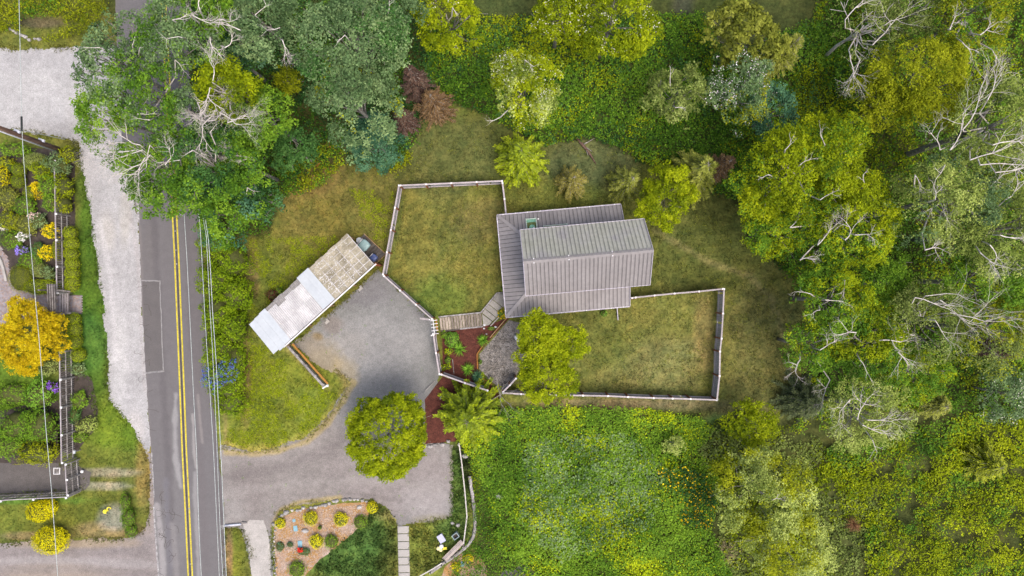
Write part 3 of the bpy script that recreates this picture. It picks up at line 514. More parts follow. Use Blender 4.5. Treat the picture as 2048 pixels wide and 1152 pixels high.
def roadmesh():
    def resample(pts):
        P = np.array(PW(pts)); yy = P[:, 1]; ys = np.arange(yy.max(), yy.min(), -.12); return np.stack([np.interp(ys, yy[::-1], P[::-1, 0]), ys], 1)
    Lp = resample(ROAD_L); Rp = resample(ROAD_R); n = min(len(Lp), len(Rp)); t = np.linspace(0, 1, 56); e = (fbm(Lp[:n, 1], Lp[:n, 1] * 0, .5, 3) - .5) * .16; e2 = (fbm(Rp[:n, 1], Rp[:n, 1] * 0, .5, 4) - .5) * .14
    x = ((Lp[:n, 0] + e)[:, None] * (1 - t) + (Rp[:n, 0] + e2)[:, None] * t).ravel(); y = np.repeat(Lp[:n, 1], len(t)); m = len(t)
    a = (np.arange(n - 1)[:, None] * m + np.arange(m - 1)[None]).ravel(); Fq = np.stack([a, a + m, a + m + 1, a + 1], 1)
    me = bpy.data.meshes.new('road'); me.vertices.add(len(x)); me.vertices.foreach_set('co', np.stack([x, y, np.full(len(x), .03)], 1).astype(np.float32).ravel()); me.loops.add(Fq.size); me.loops.foreach_set('vertex_index', Fq.astype(np.int32).ravel()); me.polygons.add(len(Fq)); me.polygons.foreach_set('loop_start', np.arange(0, Fq.size, 4, dtype=np.int32))
    col = blend(x, y, (.106, .100, .102), [(350, 1050, 30, 110, (.125, .12, .122), .6), (300, 500, 18, 60, (.105, .097, .096), .6)], [
      ([(300, 300), (318, 620), (335, 900), (345, 1152)], 7, (.080, .074, .077), .6), ([(382, 350), (394, 700), (412, 1152)], 7, (.101, .092, .094), .6), ([(330, 500), (338, 700), (347, 790)], 5, (.104, .097, .10), .6), ([(372, 400), (382, 700)], 5, (.086, .079, .081), .5),
      ([(352, 790), (350, 850), (352, 920), (362, 972)], 5, (.205, .20, .20), .8), ([(361, 800), (366, 900), (372, 990)], 3, (.070, .066, .07), .5), ([(386, 830), (388, 900), (393, 935)], 3, (.21, .20, .195), .8), ([(391, 945), (391, 1000), (395, 1080), (398, 1160)], 4, (.19, .185, .185), .75), ([(396, 790), (401, 850), (405, 885)], 2.5, (.17, .155, .15), .7),
      ([(314, 1010), (322, 1070), (326, 1160)], 6, (.22, .21, .21), .8), ([(345, 1050), (348, 1090), (352, 1150)], 6, (.17, .16, .16), .6), ([(332, 960), (336, 1060), (342, 1160)], 5, (.115, .112, .125), .5), ([(408, 500), (416, 700), (430, 850), (446, 1100)], 3, (.078, .070, .070), .6), ([(279, 450), (284, 560), (292, 760), (301, 900)], 3, (.14, .125, .12), .6), ([(274, 400), (277, 445)], 3, (.2, .19, .18), .6)], seed=5, wobs=.3, ws=25)
    set_gcol(me, col); me.materials.append(M_proad); me.update(calc_edges=True); link('road', me, kind='structure')
roadmesh()
sheet('asphalt_patch', [(285, 562), (321, 563), (325, 650), (329, 742), (292, 745), (288, 650)], .034, M_patch, .02, .5)
for nme, pts, hw in [('patch_seal', [(283, 561), (321, 562)], .06), ('patch_seal', [(320, 562), (323, 640), (327, 742)], .05), ('patch_seal', [(292, 746), (329, 742)], .08)]:
    sheet(nme, None, .038, M_worn, rawpoly=[tuple(p) for p in (lambda lr: lr[0] + lr[1][::-1])(ribbon([tuple(np.array(pts[i]) + (np.array(pts[i + 1]) - np.array(pts[i])) * q / 12 + rng.normal(0, .35, 2)) for i in range(len(pts) - 1) for q in range(13)], hw))])
sheet('edge_line', None, .040, M_whitep, rawpoly=[tuple(p) for p in (lambda lr: lr[0] + lr[1][::-1])(ribbon([tuple(np.array([303.5 + (y_ - 905) * .061, y_]) + rng.normal(0, .35, 2)) for y_ in range(905, 1000, 6)], .05))])
sheet('edge_line', None, .040, M_whitep, rawpoly=[tuple(p) for p in (lambda lr: lr[0] + lr[1][::-1])(ribbon([tuple(np.array([307.5 + (y_ - 1010) * .070, y_]) + rng.normal(0, .3, 2)) for y_ in range(1010, 1160, 6)], .07))])
sheet('edge_line', None, .040, M_whitep, rawpoly=[tuple(p) for p in (lambda lr: lr[0] + lr[1][::-1])(ribbon([tuple(np.array([276 + (y_ - 400) * .02, y_]) + rng.normal(0, .4, 2)) for y_ in range(400, 448, 5)], .10))])
strip_obj('road_seam', CENTRE, .05, .036, M_dark, side=0, kind='structure')
for sd in (-.19, .19): strip_obj('centre_line', CENTRE, .066, .042, M_yel, side=sd, kind='structure')
for (px, py) in [(350, 462), (353, 528), (378, 1017), (381, 1128), (352, 500)]:
    o = MB().box(W(px, py, .05), (.11, .11, .03)).build('road_stud', M_whitep); props(o, f'small white reflective stud between the yellow lines {"near the hedge top" if py == 500 else "just below the overhanging maple" if py == 462 else "beside the top of the road patch" if py == 528 else "level with the driveway mouth" if py == 1017 else "nearest the bottom of the road"}', 'road stud', 'road studs on the centre line')
# survey marks sprayed at the road edge
for (px, py, lb) in [(410, 508, 'beside'), (363, 426, 'above'), (445, 1052, 'below')]:
    mb = MB(); c = W(px, py, .046)
    for (ax_, ay_, bx_, by_, ww) in [(-5, 0, 5, 0, .1), (2, 2, 2, 6, .09), (2, 4, -2, 7, .07), (-2, 3, 2, 4, .07)]:
        A = c + Vector((ax_ * .045, -ay_ * .045, 0)); B = c + Vector((bx_ * .045, -by_ * .045, 0)); mb.bar(A, B, ww, .006)
    mb.build('survey_mark', M_whitep, kind='structure')
# beds and yard surfaces
sheet('mulch_bed', MULCH, .016, M_mulch, .04); sheet('lower_mulch_bed', MULCH2, .022, M_mulch, .06)
sheet('stony_bed', ROCKY, .024, M_rocky, .06)
sheet('wood_chip_bed', [(548, 1040), (600, 1018), (680, 1006), (742, 1004), (735, 1040), (700, 1072), (668, 1100), (640, 1120), (610, 1152), (600, 1230), (552, 1230)], .016, M_chip, .12, .3)
sheet('garden_soil', [(-60, 290), (150, 300), (150, 460), (130, 560), (100, 575), (-60, 560)], .006, M_dark, .1)
sheet('garden_soil', [(118, 735), (160, 742), (182, 755), (192, 790), (196, 840), (186, 868), (168, 886), (150, 905), (118, 900)], .006, M_dark, .25)
sheet('garden_soil', [(-60, 830), (118, 800), (122, 925), (-60, 935)], .006, M_dark, .15)
sheet('garden_path', [(-60, 925), (120, 928), (160, 932), (180, 945), (178, 972), (160, 984), (60, 990), (-60, 992)], .010, M_darkgrav, .2)
sheet('patio', [(-60, 500), (0, 500), (18, 520), (20, 560), (30, 578), (95, 588), (165, 590), (165, 628), (96, 632), (58, 640), (-60, 660)], .010, M_darkgrav, .03)
sheet('lower_patio', [(1000, 1152), (1010, 1138), (1030, 1140), (1040, 1128), (1060, 1135), (1075, 1150), (1085, 1230), (990, 1230)], .012, M_asph, .05)
sheet('stony_strip', [(890, 1135), (925, 1105), (960, 1110), (975, 1140), (960, 1230), (850, 1230)], .012, M_chip, .1)

# ------------------------------------------------------------------ ground-cover geometry
def tufts(name, polys, dens, size, z=0, excl=(), jit=.25, seed=0, mul=1.15):
    xs = []; ys = []
    for p in polys:
        P = PW(p); xx, yy = scatter(P, int(area(P) * dens)); xs.append(xx); ys.append(yy)
    x = np.concatenate(xs); y = np.concatenate(ys); k = np.ones(len(x), bool)
    for e in excl: k &= ~inpoly(x, y, PW(e))
    x = x[k]; y = y[k]; q = fbm(x, y, .8, 61 + seed); kk = rng.random(len(x)) < np.clip((q - .25) * 2.2, .15, 1); x = x[kk]; y = y[kk]
    col = ground_col(x, y) * mul * rng.uniform(1 - jit * 1.6, 1 + jit * 2, (len(x), 1)); col[:, 0] *= rng.uniform(.8, 1.15, len(x)); x = np.repeat(x, 3); y = np.repeat(y, 3); col = np.repeat(col, 3, 0); n = len(x)
    s = size * rng.uniform(.6, 1.4, n); T = unit(rng.normal(0, .75, (n, 3)) + [0, 0, .55]); T[:, 2] = np.abs(T[:, 2])
    P = np.stack([x + rng.normal(0, size * .4, n), y + rng.normal(0, size * .4, n), np.full(n, .004)], 1)
    return leaf_obj(name, M_grass, P, rdir(n), T, s, s * .32, col, tri=True, kind='stuff')
EX = [YARD, SHOULDER, MULCH, MULCH2, ROCKY, ROAD_L + ROAD_R[::-1], LEFT_DRIVE]
tufts('lawn_grass', [[(440, 480), (560, 400), (640, 330), (790, 330), (830, 260), (900, 210), (1060, 290), (1230, 290), (1480, 400), (1600, 560), (1620, 700), (1600, 810), (1420, 860), (1380, 835), (1000, 812), (1020, 640), (870, 650), (870, 640), (757, 535), (585, 690), (700, 765), (680, 800), (600, 885), (500, 905), (438, 895), (480, 830), (500, 700)]], 60, .15, excl=EX)
tufts('verge_grass', [[(150, 300), (205, 600), (215, 800), (262, 860), (300, 920), (296, 1060), (250, 1077), (0, 1090), (-60, 1090), (-60, 990), (150, 985), (190, 985), (190, 930), (150, 925), (200, 860), (190, 730), (165, 700), (165, 470), (150, 460)], [(-60, 700), (110, 705), (115, 800), (-60, 840)], [(450, 1056), (486, 1060), (505, 1152), (505, 1230), (455, 1230)], [(-60, -60), (220, -60), (228, 90), (-60, 97)]], 55, .12, excl=[SHOULDER, ROAD_L + ROAD_R[::-1], LEFT_DRIVE], seed=2)
tufts('long_grass', [[(745, 1003), (778, 1018), (792, 1055), (795, 1230), (600, 1230), (640, 1120), (690, 1080), (735, 1040)], [(820, 1055), (905, 1035), (905, 890), (930, 885), (945, 960), (950, 1060), (905, 1115), (850, 1150), (822, 1230)]], 85, .30, seed=4, mul=1.0)
def edge_tufts(name, lines, dens, size, width, mul=1.1):
    xs = []; ys = []
    for pts in lines:
        P = [np.array(p) for p in PW(pts)]
        for a_, b_ in zip(P[:-1], P[1:]):
            L_ = np.hypot(*(b_ - a_)); n = int(L_ * dens); t = rng.random(n)[:, None]; q = a_ + (b_ - a_) * t; nn = np.array([-(b_ - a_)[1], (b_ - a_)[0]]) / max(L_, 1e-6); q = q + nn * rng.normal(0, width, n)[:, None] + rng.normal(0, .05, (n, 2)); xs.append(q[:, 0]); ys.append(q[:, 1])
    x = np.concatenate(xs); y = np.concatenate(ys); k = fbm(x, y, 1.1, 66) + rng.normal(0, .08, len(x)) > .42; x = x[k]; y = y[k]
    col = np.clip(ground_col(x, y), .01, .2) * mul * rng.uniform(.7, 1.5, (len(x), 1)); col = np.where(col.sum(1, keepdims=True) < .12, np.array([[.07, .10, .02]]), col); x = np.repeat(x, 4); y = np.repeat(y, 4); col = np.repeat(col, 4, 0); n = len(x)
    T = unit(rng.normal(0, .8, (n, 3)) + [0, 0, .45]); T[:, 2] = np.abs(T[:, 2]); sz = size * rng.uniform(.5, 1.4, n)
    leaf_obj(name, M_grass, np.stack([x + rng.normal(0, .05, n), y + rng.normal(0, .05, n), np.full(n, .02)], 1), rdir(n), T, sz, sz * .34, col, tri=True, kind='stuff')
edge_tufts('edge_grass', [[(157, 285), (164, 345), (178, 420), (190, 505), (203, 590), (208, 650), (215, 740), (217, 800), (240, 825), (270, 868), (291, 908), (298, 960), (296, 1050)], [(0, 97), (80, 96), (150, 95)], [(0, 262), (40, 262), (110, 275), (157, 285)], [(440, 895), (500, 903), (560, 896), (612, 878), (652, 842), (684, 800), (699, 765), (668, 735)], [(545, 1055), (558, 1022), (600, 1008), (680, 998)], [(820, 1050), (860, 1044), (903, 1030), (907, 940), (903, 893)], [(450, 1056), (486, 1060), (503, 1110), (506, 1152)], [(0, 1088), (120, 1077), (250, 1077), (290, 1058)], [(770, 552), (868, 640)], [(585, 690), (668, 618), (757, 537)], [(118, 735), (182, 755), (196, 840), (168, 886)], [(120, 928), (180, 945), (160, 984), (0, 992)], [(448, 1060), (452, 1152)], [(543, 1060), (549, 1152)]], 42, .15, .16)
ck_ = MB(); rr_ = random.Random(12)
for _ in range(34):
    p = np.array([rr_.uniform(312, 350), rr_.uniform(990, 1150)]) if _ < 24 else np.array([rr_.uniform(286, 300), rr_.uniform(500, 880)]); dr = rr_.uniform(0, 6.28)
    for k in range(rr_.randint(4, 9)):
        q = p + np.array([math.cos(dr), math.sin(dr)]) * rr_.uniform(2, 5); dr += rr_.gauss(0, .7); A, B = W(p[0], p[1], .037), W(q[0], q[1], .037)
        if q[0] > 305 + (q[1] - 900) * .06 or _ >= 24: ck_.bar(A, B, .022, .004)
        p = q
ck_.build('road_crack', M_dark, kind='stuff')
# weeds: little flat rosettes in the lawn
def weeds(name, polys, n, size, pal, z=.02, mat=None, excl=EX, th=.5, seed=0, jitter=.1):
    xs = []; ys = []
    for p in polys:
        P = PW(p); xx, yy = scatter(P, int(n * area(P) / sum(area(PW(q)) for q in polys))); xs.append(xx); ys.append(yy)
    x = np.concatenate(xs); y = np.concatenate(ys); k = fbm(x, y, 1.6, 71 + seed) > th
    for e in excl: k &= ~inpoly(x, y, PW(e))
    x = np.repeat(x[k], 6); y = np.repeat(y[k], 6); m = len(x); s = size * rng.uniform(.6, 1.4, m)
    P = np.stack([x + rng.normal(0, jitter, m), y + rng.normal(0, jitter, m), z + rng.uniform(0, .04, m)], 1)
    leaf_obj(name, mat or M_leaf, P, rng.normal(0, .25, (m, 3)) + [0, 0, 1], rdir(m), s, s * .7, palcol(pal, rng.uniform(.2, .9, m)), kind='stuff')
weeds('clover_patches', [[(500, 690), (575, 690), (655, 775), (690, 800), (600, 885), (500, 900), (450, 880), (500, 760)], [(500, 480), (700, 470), (600, 560), (500, 640)], [(700, 380), (790, 380), (760, 540), (740, 470)]], 5200, .075, 'lime', th=.46)
weeds('lawn_weeds', [[(440, 480), (560, 400), (640, 330), (900, 220), (1060, 290), (1230, 300), (1480, 400), (1600, 560), (1600, 800), (1000, 800), (900, 640), (500, 700)]], 5200, .07, 'olive', th=.52, seed=1)
weeds('driveway_weeds', [YARD], 70, .07, 'green', th=.45, seed=2, excl=[], jitter=.09)

def thicket(name, poly, dens, leaf, pal, hmax=.9, hs=2.2, base=.1, bias=0, pal2=None, th2=.6, s2=3, seed=0, th=0, tint=.55, clus=5, rnd2=0, mat=None, cs=.16):
    P0 = PW(poly); x, y = scatter(P0, int(area(P0) * dens / clus)); k = fbm(x, y, 1.4, 81 + seed) >= th; x = x[k]; y = y[k]
    h = base + hmax * fbm(x, y, hs, 91 + seed, 3) ** 1.5 * 1.6; h = h * rng.uniform(.45, 1.0, len(x)) ** .5
    ct = rng.normal(0, .15, len(x)); x = np.repeat(x, clus); y = np.repeat(y, clus); h = np.repeat(h, clus); ct = np.repeat(ct, clus); n = len(x)
    P = np.stack([x + rng.normal(0, cs, n), y + rng.normal(0, cs, n), np.maximum(.03, h + rng.normal(0, .07, n))], 1)
    s = leaf * rng.uniform(.6, 1.35, n); t = .45 + bias + ct + rng.normal(0, .13, n) + (fbm(x, y, 2.5, 17 + seed) - .5) * tint * 2; col = palcol(pal, t)
    if pal2: k = (rng.random(n) < rnd2) if rnd2 else fbm(x, y, s2, 27 + seed) + rng.normal(0, .11, n) > th2; col[k] = palcol(pal2, t)[k]
    return leaf_obj(name, mat or M_leaf, P, rng.normal(0, .42, (n, 3)) + [0, 0, 1], rdir(n), s, s * .75, col, kind='stuff')
IVY = [(862, 60), (960, 35), (1090, 35), (1200, 40), (1400, 30), (1450, 120), (1620, 40), (1700, 90), (1700, 300), (1560, 540), (1470, 400), (1290, 330), (1240, 295), (1180, 275), (1095, 290), (1050, 270), (960, 225), (905, 205), (850, 150)]
thicket('ivy_ground_cover', IVY, 125, .17, 'green', .7, 2.6, bias=.02, pal2='lime', th2=.56, seed=1)
thicket('ivy_shade_leaves', IVY, 40, .18, 'deep', .5, 2.6, bias=0, seed=2)
NET = [(915, 825), (1000, 815), (1130, 812), (1260, 815), (1395, 832), (1425, 860), (1395, 900), (1440, 960), (1420, 1060), (1460, 1152), (1460, 1230), (1060, 1230), (1050, 1130), (1000, 1100), (975, 980), (930, 900)]
thicket('nettle_thicket', NET, 220, .155, 'green', .9, 2.5, bias=.30, pal2='chart', th2=.64, s2=3, seed=3)
thicket('nettle_grey_leaves', [(1050, 880), (1250, 860), (1330, 930), (1300, 1050), (1120, 1120), (1040, 1040)], 75, .19, 'grey_green', .95, 2.5, bias=.28, seed=3)
thicket('fern_slope', [(940, 900), (985, 1000), (1010, 1100), (1060, 1140), (1060, 1230), (1085, 1230), (900, 1230), (905, 1115), (952, 1065), (945, 960)], 150, .13, 'green', .45, 1.5, bias=-.02, pal2='lime', th2=.6, seed=5)
thicket('yellow_flower_patch', [(1318, 940), (1360, 925), (1405, 945), (1425, 1000), (1415, 1050), (1370, 1045), (1320, 1010)], 150, .17, 'deep', .8, 2.5, base=.35, bias=-.1, pal2=[(.3, .17, .002), (.6, .36, .004), (.7, .5, .01)], th2=.62, rnd2=.16, seed=6)
thicket('bramble_thicket', [(1440, 860), (1500, 818), (1580, 850), (1640, 790), (1700, 900), (1800, 860), (1900, 830), (2120, 800), (2120, 1230), (1740, 1230), (1720, 1000), (1640, 960), (1660, 860)], 130, .17, 'lime', 1.0, 2.0, bias=.05, pal2='green', th2=.6, seed=7, th=.36)
thicket('wild_grass_clearing', [(1400, 840), (1640, 880), (1740, 960), (1780, 1100), (1760, 1230), (1420, 1230), (1440, 1040), (1400, 900)], 95, .19, 'wispy', .35, 2.0, bias=-.08, pal2='lime', th2=.55, seed=8, th=.3)
thicket('wood_undergrowth', [(1640, -60), (2120, -60), (2120, 820), (1600, 820), (1640, 640), (1560, 540), (1720, 300), (1620, 60)], 85, .19, 'green', 1.4, 3.0, bias=-.02, pal2='lime', th2=.6, seed=9)
thicket('roadside_undergrowth', [(380, -60), (860, -60), (870, 200), (830, 300), (790, 335), (700, 330), (690, 290), (560, 385), (540, 465), (410, 475), (395, 380), (388, 260)], 85, .18, 'deep', 1.1, 2.5, bias=-.1, pal2='green', th2=.6, seed=10)
thicket('lawn_edge_shrubs', [(560, 300), (640, 290), (690, 290), (690, 330), (650, 370), (600, 388), (545, 400)], 130, .16, 'gold_green', .7, 1.2, seed=11, bias=-.05, pal2='green', th2=.6)
thicket('lawn_edge_shrubs', [(760, 300), (825, 300), (825, 325), (790, 345), (755, 345)], 110, .16, 'gold_green', .5, 1.2, seed=12)
thicket('upper_bank_shrubs', [(-60, -60), (225, -60), (225, 20), (200, 60), (140, 82), (90, 85), (150, 55), (130, 40), (60, 40), (40, 62), (-60, 70)], 120, .15, 'gold_green', .9, 1.6, seed=13, pal2='green', th2=.66)
def rocks(name, poly, n, smin, smax, mat, z=0, seed=0):
    P = PW(poly); x, y = scatter(P, n); mb = MB()
    for xx, yy in zip(x, y):
        s = random.uniform(smin, smax); rz = random.uniform(0, 3); pts = []
        for (a_, b_, c_) in [(1, 0, 0), (0, 1, 0), (-1, 0, 0), (0, -1, 0), (0, 0, 1)]:
            q = Matrix.Rotation(rz, 3, 'Z') @ Vector((a_ * s * random.uniform(.7, 1.2), b_ * s * random.uniform(.6, 1.1), c_ * s * random.uniform(.4, .8) + .01)); pts.append(Vector((xx, yy, z)) + q)
        mb.add(pts, [(0, 1, 4), (1, 2, 4), (2, 3, 4), (3, 0, 4)])
    return mb.build(name, mat, kind='stuff')
M_stone = surf('grey_stone', [(.24, .225, .215), (.36, .34, .33), (.50, .48, .46)], 2.5, fine=9, finev=.3, bump=.7, rnd=.3)
M_chipl = surf('pale_wood_chip', [(.38, .27, .2), (.55, .45, .38)], 3, fine=9, finev=.3)
rocks('loose_stones', ROCKY, 900, .04, .13, M_rocky, .02); rocks('loose_gravel', SHOULDER, 2500, .012, .025, M_gravel_w, .012); rocks('loose_gravel', YARD, 3000, .015, .035, M_gravel_b, .012)
rocks('loose_wood_chips', [(552, 1045), (600, 1022), (735, 1008), (700, 1068), (640, 1118), (610, 1152), (555, 1152)], 2600, .03, .08, M_chipl, .012)
rocks('loose_bark', MULCH, 1500, .02, .06, M_mulch, .014)
#PART2
# ------------------------------------------------------------------ house
M_roof = surf('lilac_grey_metal_roof', [(.228, .210, .208), (.260, .241, .240), (.290, .270, .268)], .5, fine=3, finev=.08, bump=.05, rough_=.55, rnd=.05, spec=.35)
M_roofm = surf('mossy_brightened_metal_roof', [(.37, .372, .31), (.43, .425, .37), (.38, .36, .365)], .55, fine=3, finev=.10, bump=.05, rough_=.65, rnd=.05)  # mossy tint, plus a lighter colour painted in to offset this slope's shade
M_seam = surf('dark_roof_seam', [(.035, .03, .035), (.05, .045, .05)], 2, fine=6)  # near-black underlay visible in the gaps between panels
M_trim = surf('pale_lilac_trim', [(.40, .37, .43), (.50, .47, .53)], 2, fine=8, finev=.1, rough_=.6)
M_white = surf('white_paint', [(.68, .67, .68), (.78, .77, .78)], 2, fine=8, finev=.08, rough_=.5)
M_wall = surf('dark_siding', [(.13, .11, .09), (.18, .15, .13)], 2, fine=8, stretch=(1, 1, 6))
M_copper = surf('green_painted_metal', [(.10, .30, .20), (.20, .42, .30)], 5, fine=12, finev=.3, rough_=.6)
M_mossp = surf('mossy_tray', [(.08, .11, .03), (.16, .20, .07)], 6, fine=14, finev=.4)
M_palegr = surf('pale_green_frame', [(.42, .52, .44), (.52, .60, .52)], 4, fine=10)
HA = math.radians(5.1); HU = Vector((math.cos(HA), math.sin(HA), 0)); HV = Vector((-math.sin(HA), math.cos(HA), 0))
def HP(u, v, z): return HU * u + HV * v + Vector((0, 0, z))
house = thing('house', 'two storey house with lilac grey standing seam metal roof above a lower skirt roof', 'house', HP(5, 2, 0))
mb = MB()
def hbox(mb, u0, u1, v0, v1, z0, z1):
    vs = [HP(u, v, z) for u in (u0, u1) for v in (v0, v1) for z in (z0, z1)]; return mb.add(vs, [(0, 1, 3, 2), (4, 6, 7, 5), (0, 4, 5, 1), (2, 3, 7, 6), (0, 2, 6, 4), (1, 5, 7, 3)])
hbox(mb, -.1, 9.6, -1.9, 5.85, 0, 2.75); mb.build('lower_wall', M_wall, house)
mb = MB(); hbox(mb, 1.5, 10.2, -.35, 4.3, 2.76, 5.6); g = [HP(u, v, z) for u in (1.5, 10.2) for v, z in ((-.35, 5.6), (4.3, 5.6), (2.0, 7.8))]
mb.add(g, [(0, 1, 2), (5, 4, 3), (0, 3, 4, 1), (1, 4, 5, 2), (2, 5, 3, 0)]); mb.build('upper_wall', M_wall, house)
def roof_slope(name, mat, edge0, edge1, top0, top1, n, dot=None):
    """ standing seam panels between an eave line (edge0-edge1) and a top line (top0-top1), one object per panel """
    e0, e1, t0, t1 = map(Vector, (edge0, edge1, top0, top1)); nn = (e1 - e0).cross(t0 - e0).normalized()
    if nn.z < 0: nn = -nn
    dk = MB(); dk.add([e0 - nn * .02, e1 - nn * .02, t1 - nn * .02, t0 - nn * .02, e0 - nn * .10, e1 - nn * .10, t1 - nn * .10, t0 - nn * .10], [(0, 1, 2, 3), (7, 6, 5, 4), (0, 4, 5, 1), (1, 5, 6, 2), (2, 6, 7, 3), (3, 7, 4, 0)])
    dk.build('roof_deck', M_seam, house)
    for i in range(n):
        a = i / n; b_ = (i + 1) / n - .11 * (1 / n)
        A, B = e0.lerp(e1, a), e0.lerp(e1, b_); D, Cc = t0.lerp(t1, a), t0.lerp(t1, b_)
        mb = MB(); mb.add([A, B, Cc, D, A - nn * .018, B - nn * .018, Cc - nn * .018, D - nn * .018], [(0, 1, 2, 3), (0, 4, 5, 1), (1, 5, 6, 2), (2, 6, 7, 3), (3, 7, 4, 0)])
        w0 = e0.lerp(e1, b_ - .08 / n); w1 = t0.lerp(t1, b_ - .08 / n)
        mb.add([w0 + nn * .002, B + nn * .002, Cc + nn * .002, w1 + nn * .002, w0 + nn * .05, B + nn * .05, Cc + nn * .05, w1 + nn * .05], [(4, 5, 6, 7), (0, 4, 7, 3), (1, 2, 6, 5), (0, 1, 5, 4), (3, 7, 6, 2)])
        mb.build(name, mat, house)
u0, u1, v0, v1, vr = 1.1, 11.37, -.75, 4.73, 2.0
roof_slope('roof_panel', M_roof, HP(u0, v0, 5.5), HP(u1, v0, 5.5), HP(u0, vr, 8.0), HP(u1, vr, 8.0), 31)
roof_slope('roof_panel', M_roofm, HP(u0, v1, 5.5), HP(u1, v1, 5.5), HP(u0, vr, 8.0), HP(u1, vr, 8.0), 31)
LZ, IZ = 2.75, 3.9
lu0, lu1, lv0, lv1, iu, ivS, ivN = -.7, 10.03, -2.46, 6.38, 1.35, -.41, 4.33
step = .345
def skirt(mat, ax, fix_out, fix_in, a0, a1, h0, h1, dirn):
    """ skirt roof panels; ax 'u' panels run across v. h0/h1: corner hips cut the panel ends """
    n = int((a1 - a0) / step)
    for i in range(n):
        p, q = a0 + (a1 - a0) * i / n, a0 + (a1 - a0) * (i + 1) / n - .036
        def top(s):
            d = 1.0
            if h0 is not None: d = min(d, max(.01, (s - a0) / h0))
            if h1 is not None: d = min(d, max(.01, (a1 - s) / h1))
            return d
        def pt(s, d, dz=0):
            o = fix_out + (fix_in - fix_out) * d; z = LZ + (IZ - LZ) * d + dz
            return HP(s, o, z) if ax == 'u' else HP(o, s, z)
        dp, dq = top(p), top(q); qs = q - .035; ds = top(qs)
        mb = MB(); vs = [pt(p, 0), pt(q, 0), pt(q, dq), pt(p, dp), pt(p, 0, -.02), pt(q, 0, -.02), pt(q, dq, -.02), pt(p, dp, -.02)]
        mb.add(vs, [(0, 1, 2, 3), (0, 4, 5, 1), (1, 5, 6, 2), (2, 6, 7, 3), (3, 7, 4, 0)])
        mb.add([pt(qs, 0, .002), pt(q, 0, .002), pt(q, dq, .002), pt(qs, ds, .002), pt(qs, 0, .05), pt(q, 0, .05), pt(q, dq, .05), pt(qs, ds, .05)], [(4, 5, 6, 7), (0, 4, 7, 3), (1, 2, 6, 5), (0, 1, 5, 4), (3, 7, 6, 2)])
        mb.build('skirt_panel', mat, house)
    mb = MB(); lo = [(a0, 0), (a1, 0), (a1 - (h1 or 0), 1), (a0 + (h0 or 0), 1)]; vs = [pt(s, d, -.03) for s, d in lo] + [pt(s, d, -.11) for s, d in lo]
    mb.add(vs, [(0, 1, 2, 3), (7, 6, 5, 4), (0, 4, 5, 1), (1, 5, 6, 2), (2, 6, 7, 3), (3, 7, 4, 0)]); mb.build('skirt_deck', M_seam, house)
skirt(M_roof, 'u', lv1, ivN, lu0, lu1, iu - lu0, None, 1)
skirt(M_roof, 'u', lv0, ivS, lu0, lu1, iu - lu0, None, 1)
skirt(M_roof, 'v', lu0, iu, lv0, lv1, ivS - lv0, lv1 - ivN, 1)
for a_, b_ in ((HP(lu0, lv1, LZ + .05), HP(iu, ivN, IZ + .05)), (HP(lu0, lv0, LZ + .05), HP(iu, ivS, IZ + .05))):
    MB().bar(a_, b_, .28, .04).build('hip_cap', M_roof, house)
mb = MB(); r0, r1 = HP(u0 - .02, vr, 8.06), HP(u1 + .02, vr, 8.06)
for s in (-1, 1):
    e0 = r0 + HV * s * .2 + Vector((0, 0, -.17)); e1 = r1 + HV * s * .2 + Vector((0, 0, -.17)); mb.add([r0, r1, e1, e0], [(0, 1, 2, 3)])
mb.build('ridge_cap', M_roof, house)
for px, py in ((1067, 516), (1137, 510), (1224, 501)):
    for s in (-1, 1):
        k = (H - 7.95) / F; p0 = (px - 1024) * k * HU.x + (576 - py) * k * HU.y
        MB().tube([HP(p0, vr + s * .17, 7.96), HP(p0, vr + s * .17, 8.03)], .05, 8).build('ridge_fixing', M_white, house)
for a_, b_, hh in ((HP(lu0 - .05, lv1 + .05, LZ - .03), HP(lu1, lv1 + .05, LZ - .03), .1), (HP(lu0 - .05, lv0 - .05, LZ - .03), HP(lu1, lv0 - .05, LZ - .03), .1), (HP(lu0 - .05, lv0, LZ - .03), HP(lu0 - .05, lv1, LZ - .03), .1)):
    mb = MB(); mb.bar(a_, b_, .09, .10); mb.build('gutter', M_trim, house)
    d = b_ - a_; n = int(d.length / 1.0)
    for i in range(n): MB().box(a_ + d * ((i + .5) / n) + Vector((0, 0, .075)), (.09, .09, .04), HA).build('gutter_bracket', M_white, house)
for a_, b_ in ((HP(u0, v1 + .02, 5.48), HP(u1, v1 + .02, 5.48)), (HP(u0, v0 - .02, 5.48), HP(u1, v0 - .02, 5.48)), (HP(u1 + .03, v0, 5.5), HP(u1 + .03, vr, 8.0)), (HP(u1 + .03, v1, 5.5), HP(u1 + .03, vr, 8.0)), (HP(u0 - .03, v0, 5.5), HP(u0 - .03, vr, 8.0)), (HP(u0 - .03, v1, 5.5), HP(u0 - .03, vr, 8.0)), (HP(lu1 + .03, lv0, LZ), HP(lu1 + .03, ivS, IZ)), (HP(lu1 + .03, lv1, LZ), HP(lu1 + .03, ivN, IZ))):
    MB().bar(a_, b_, .05, .09).build('edge_trim', M_trim, house)
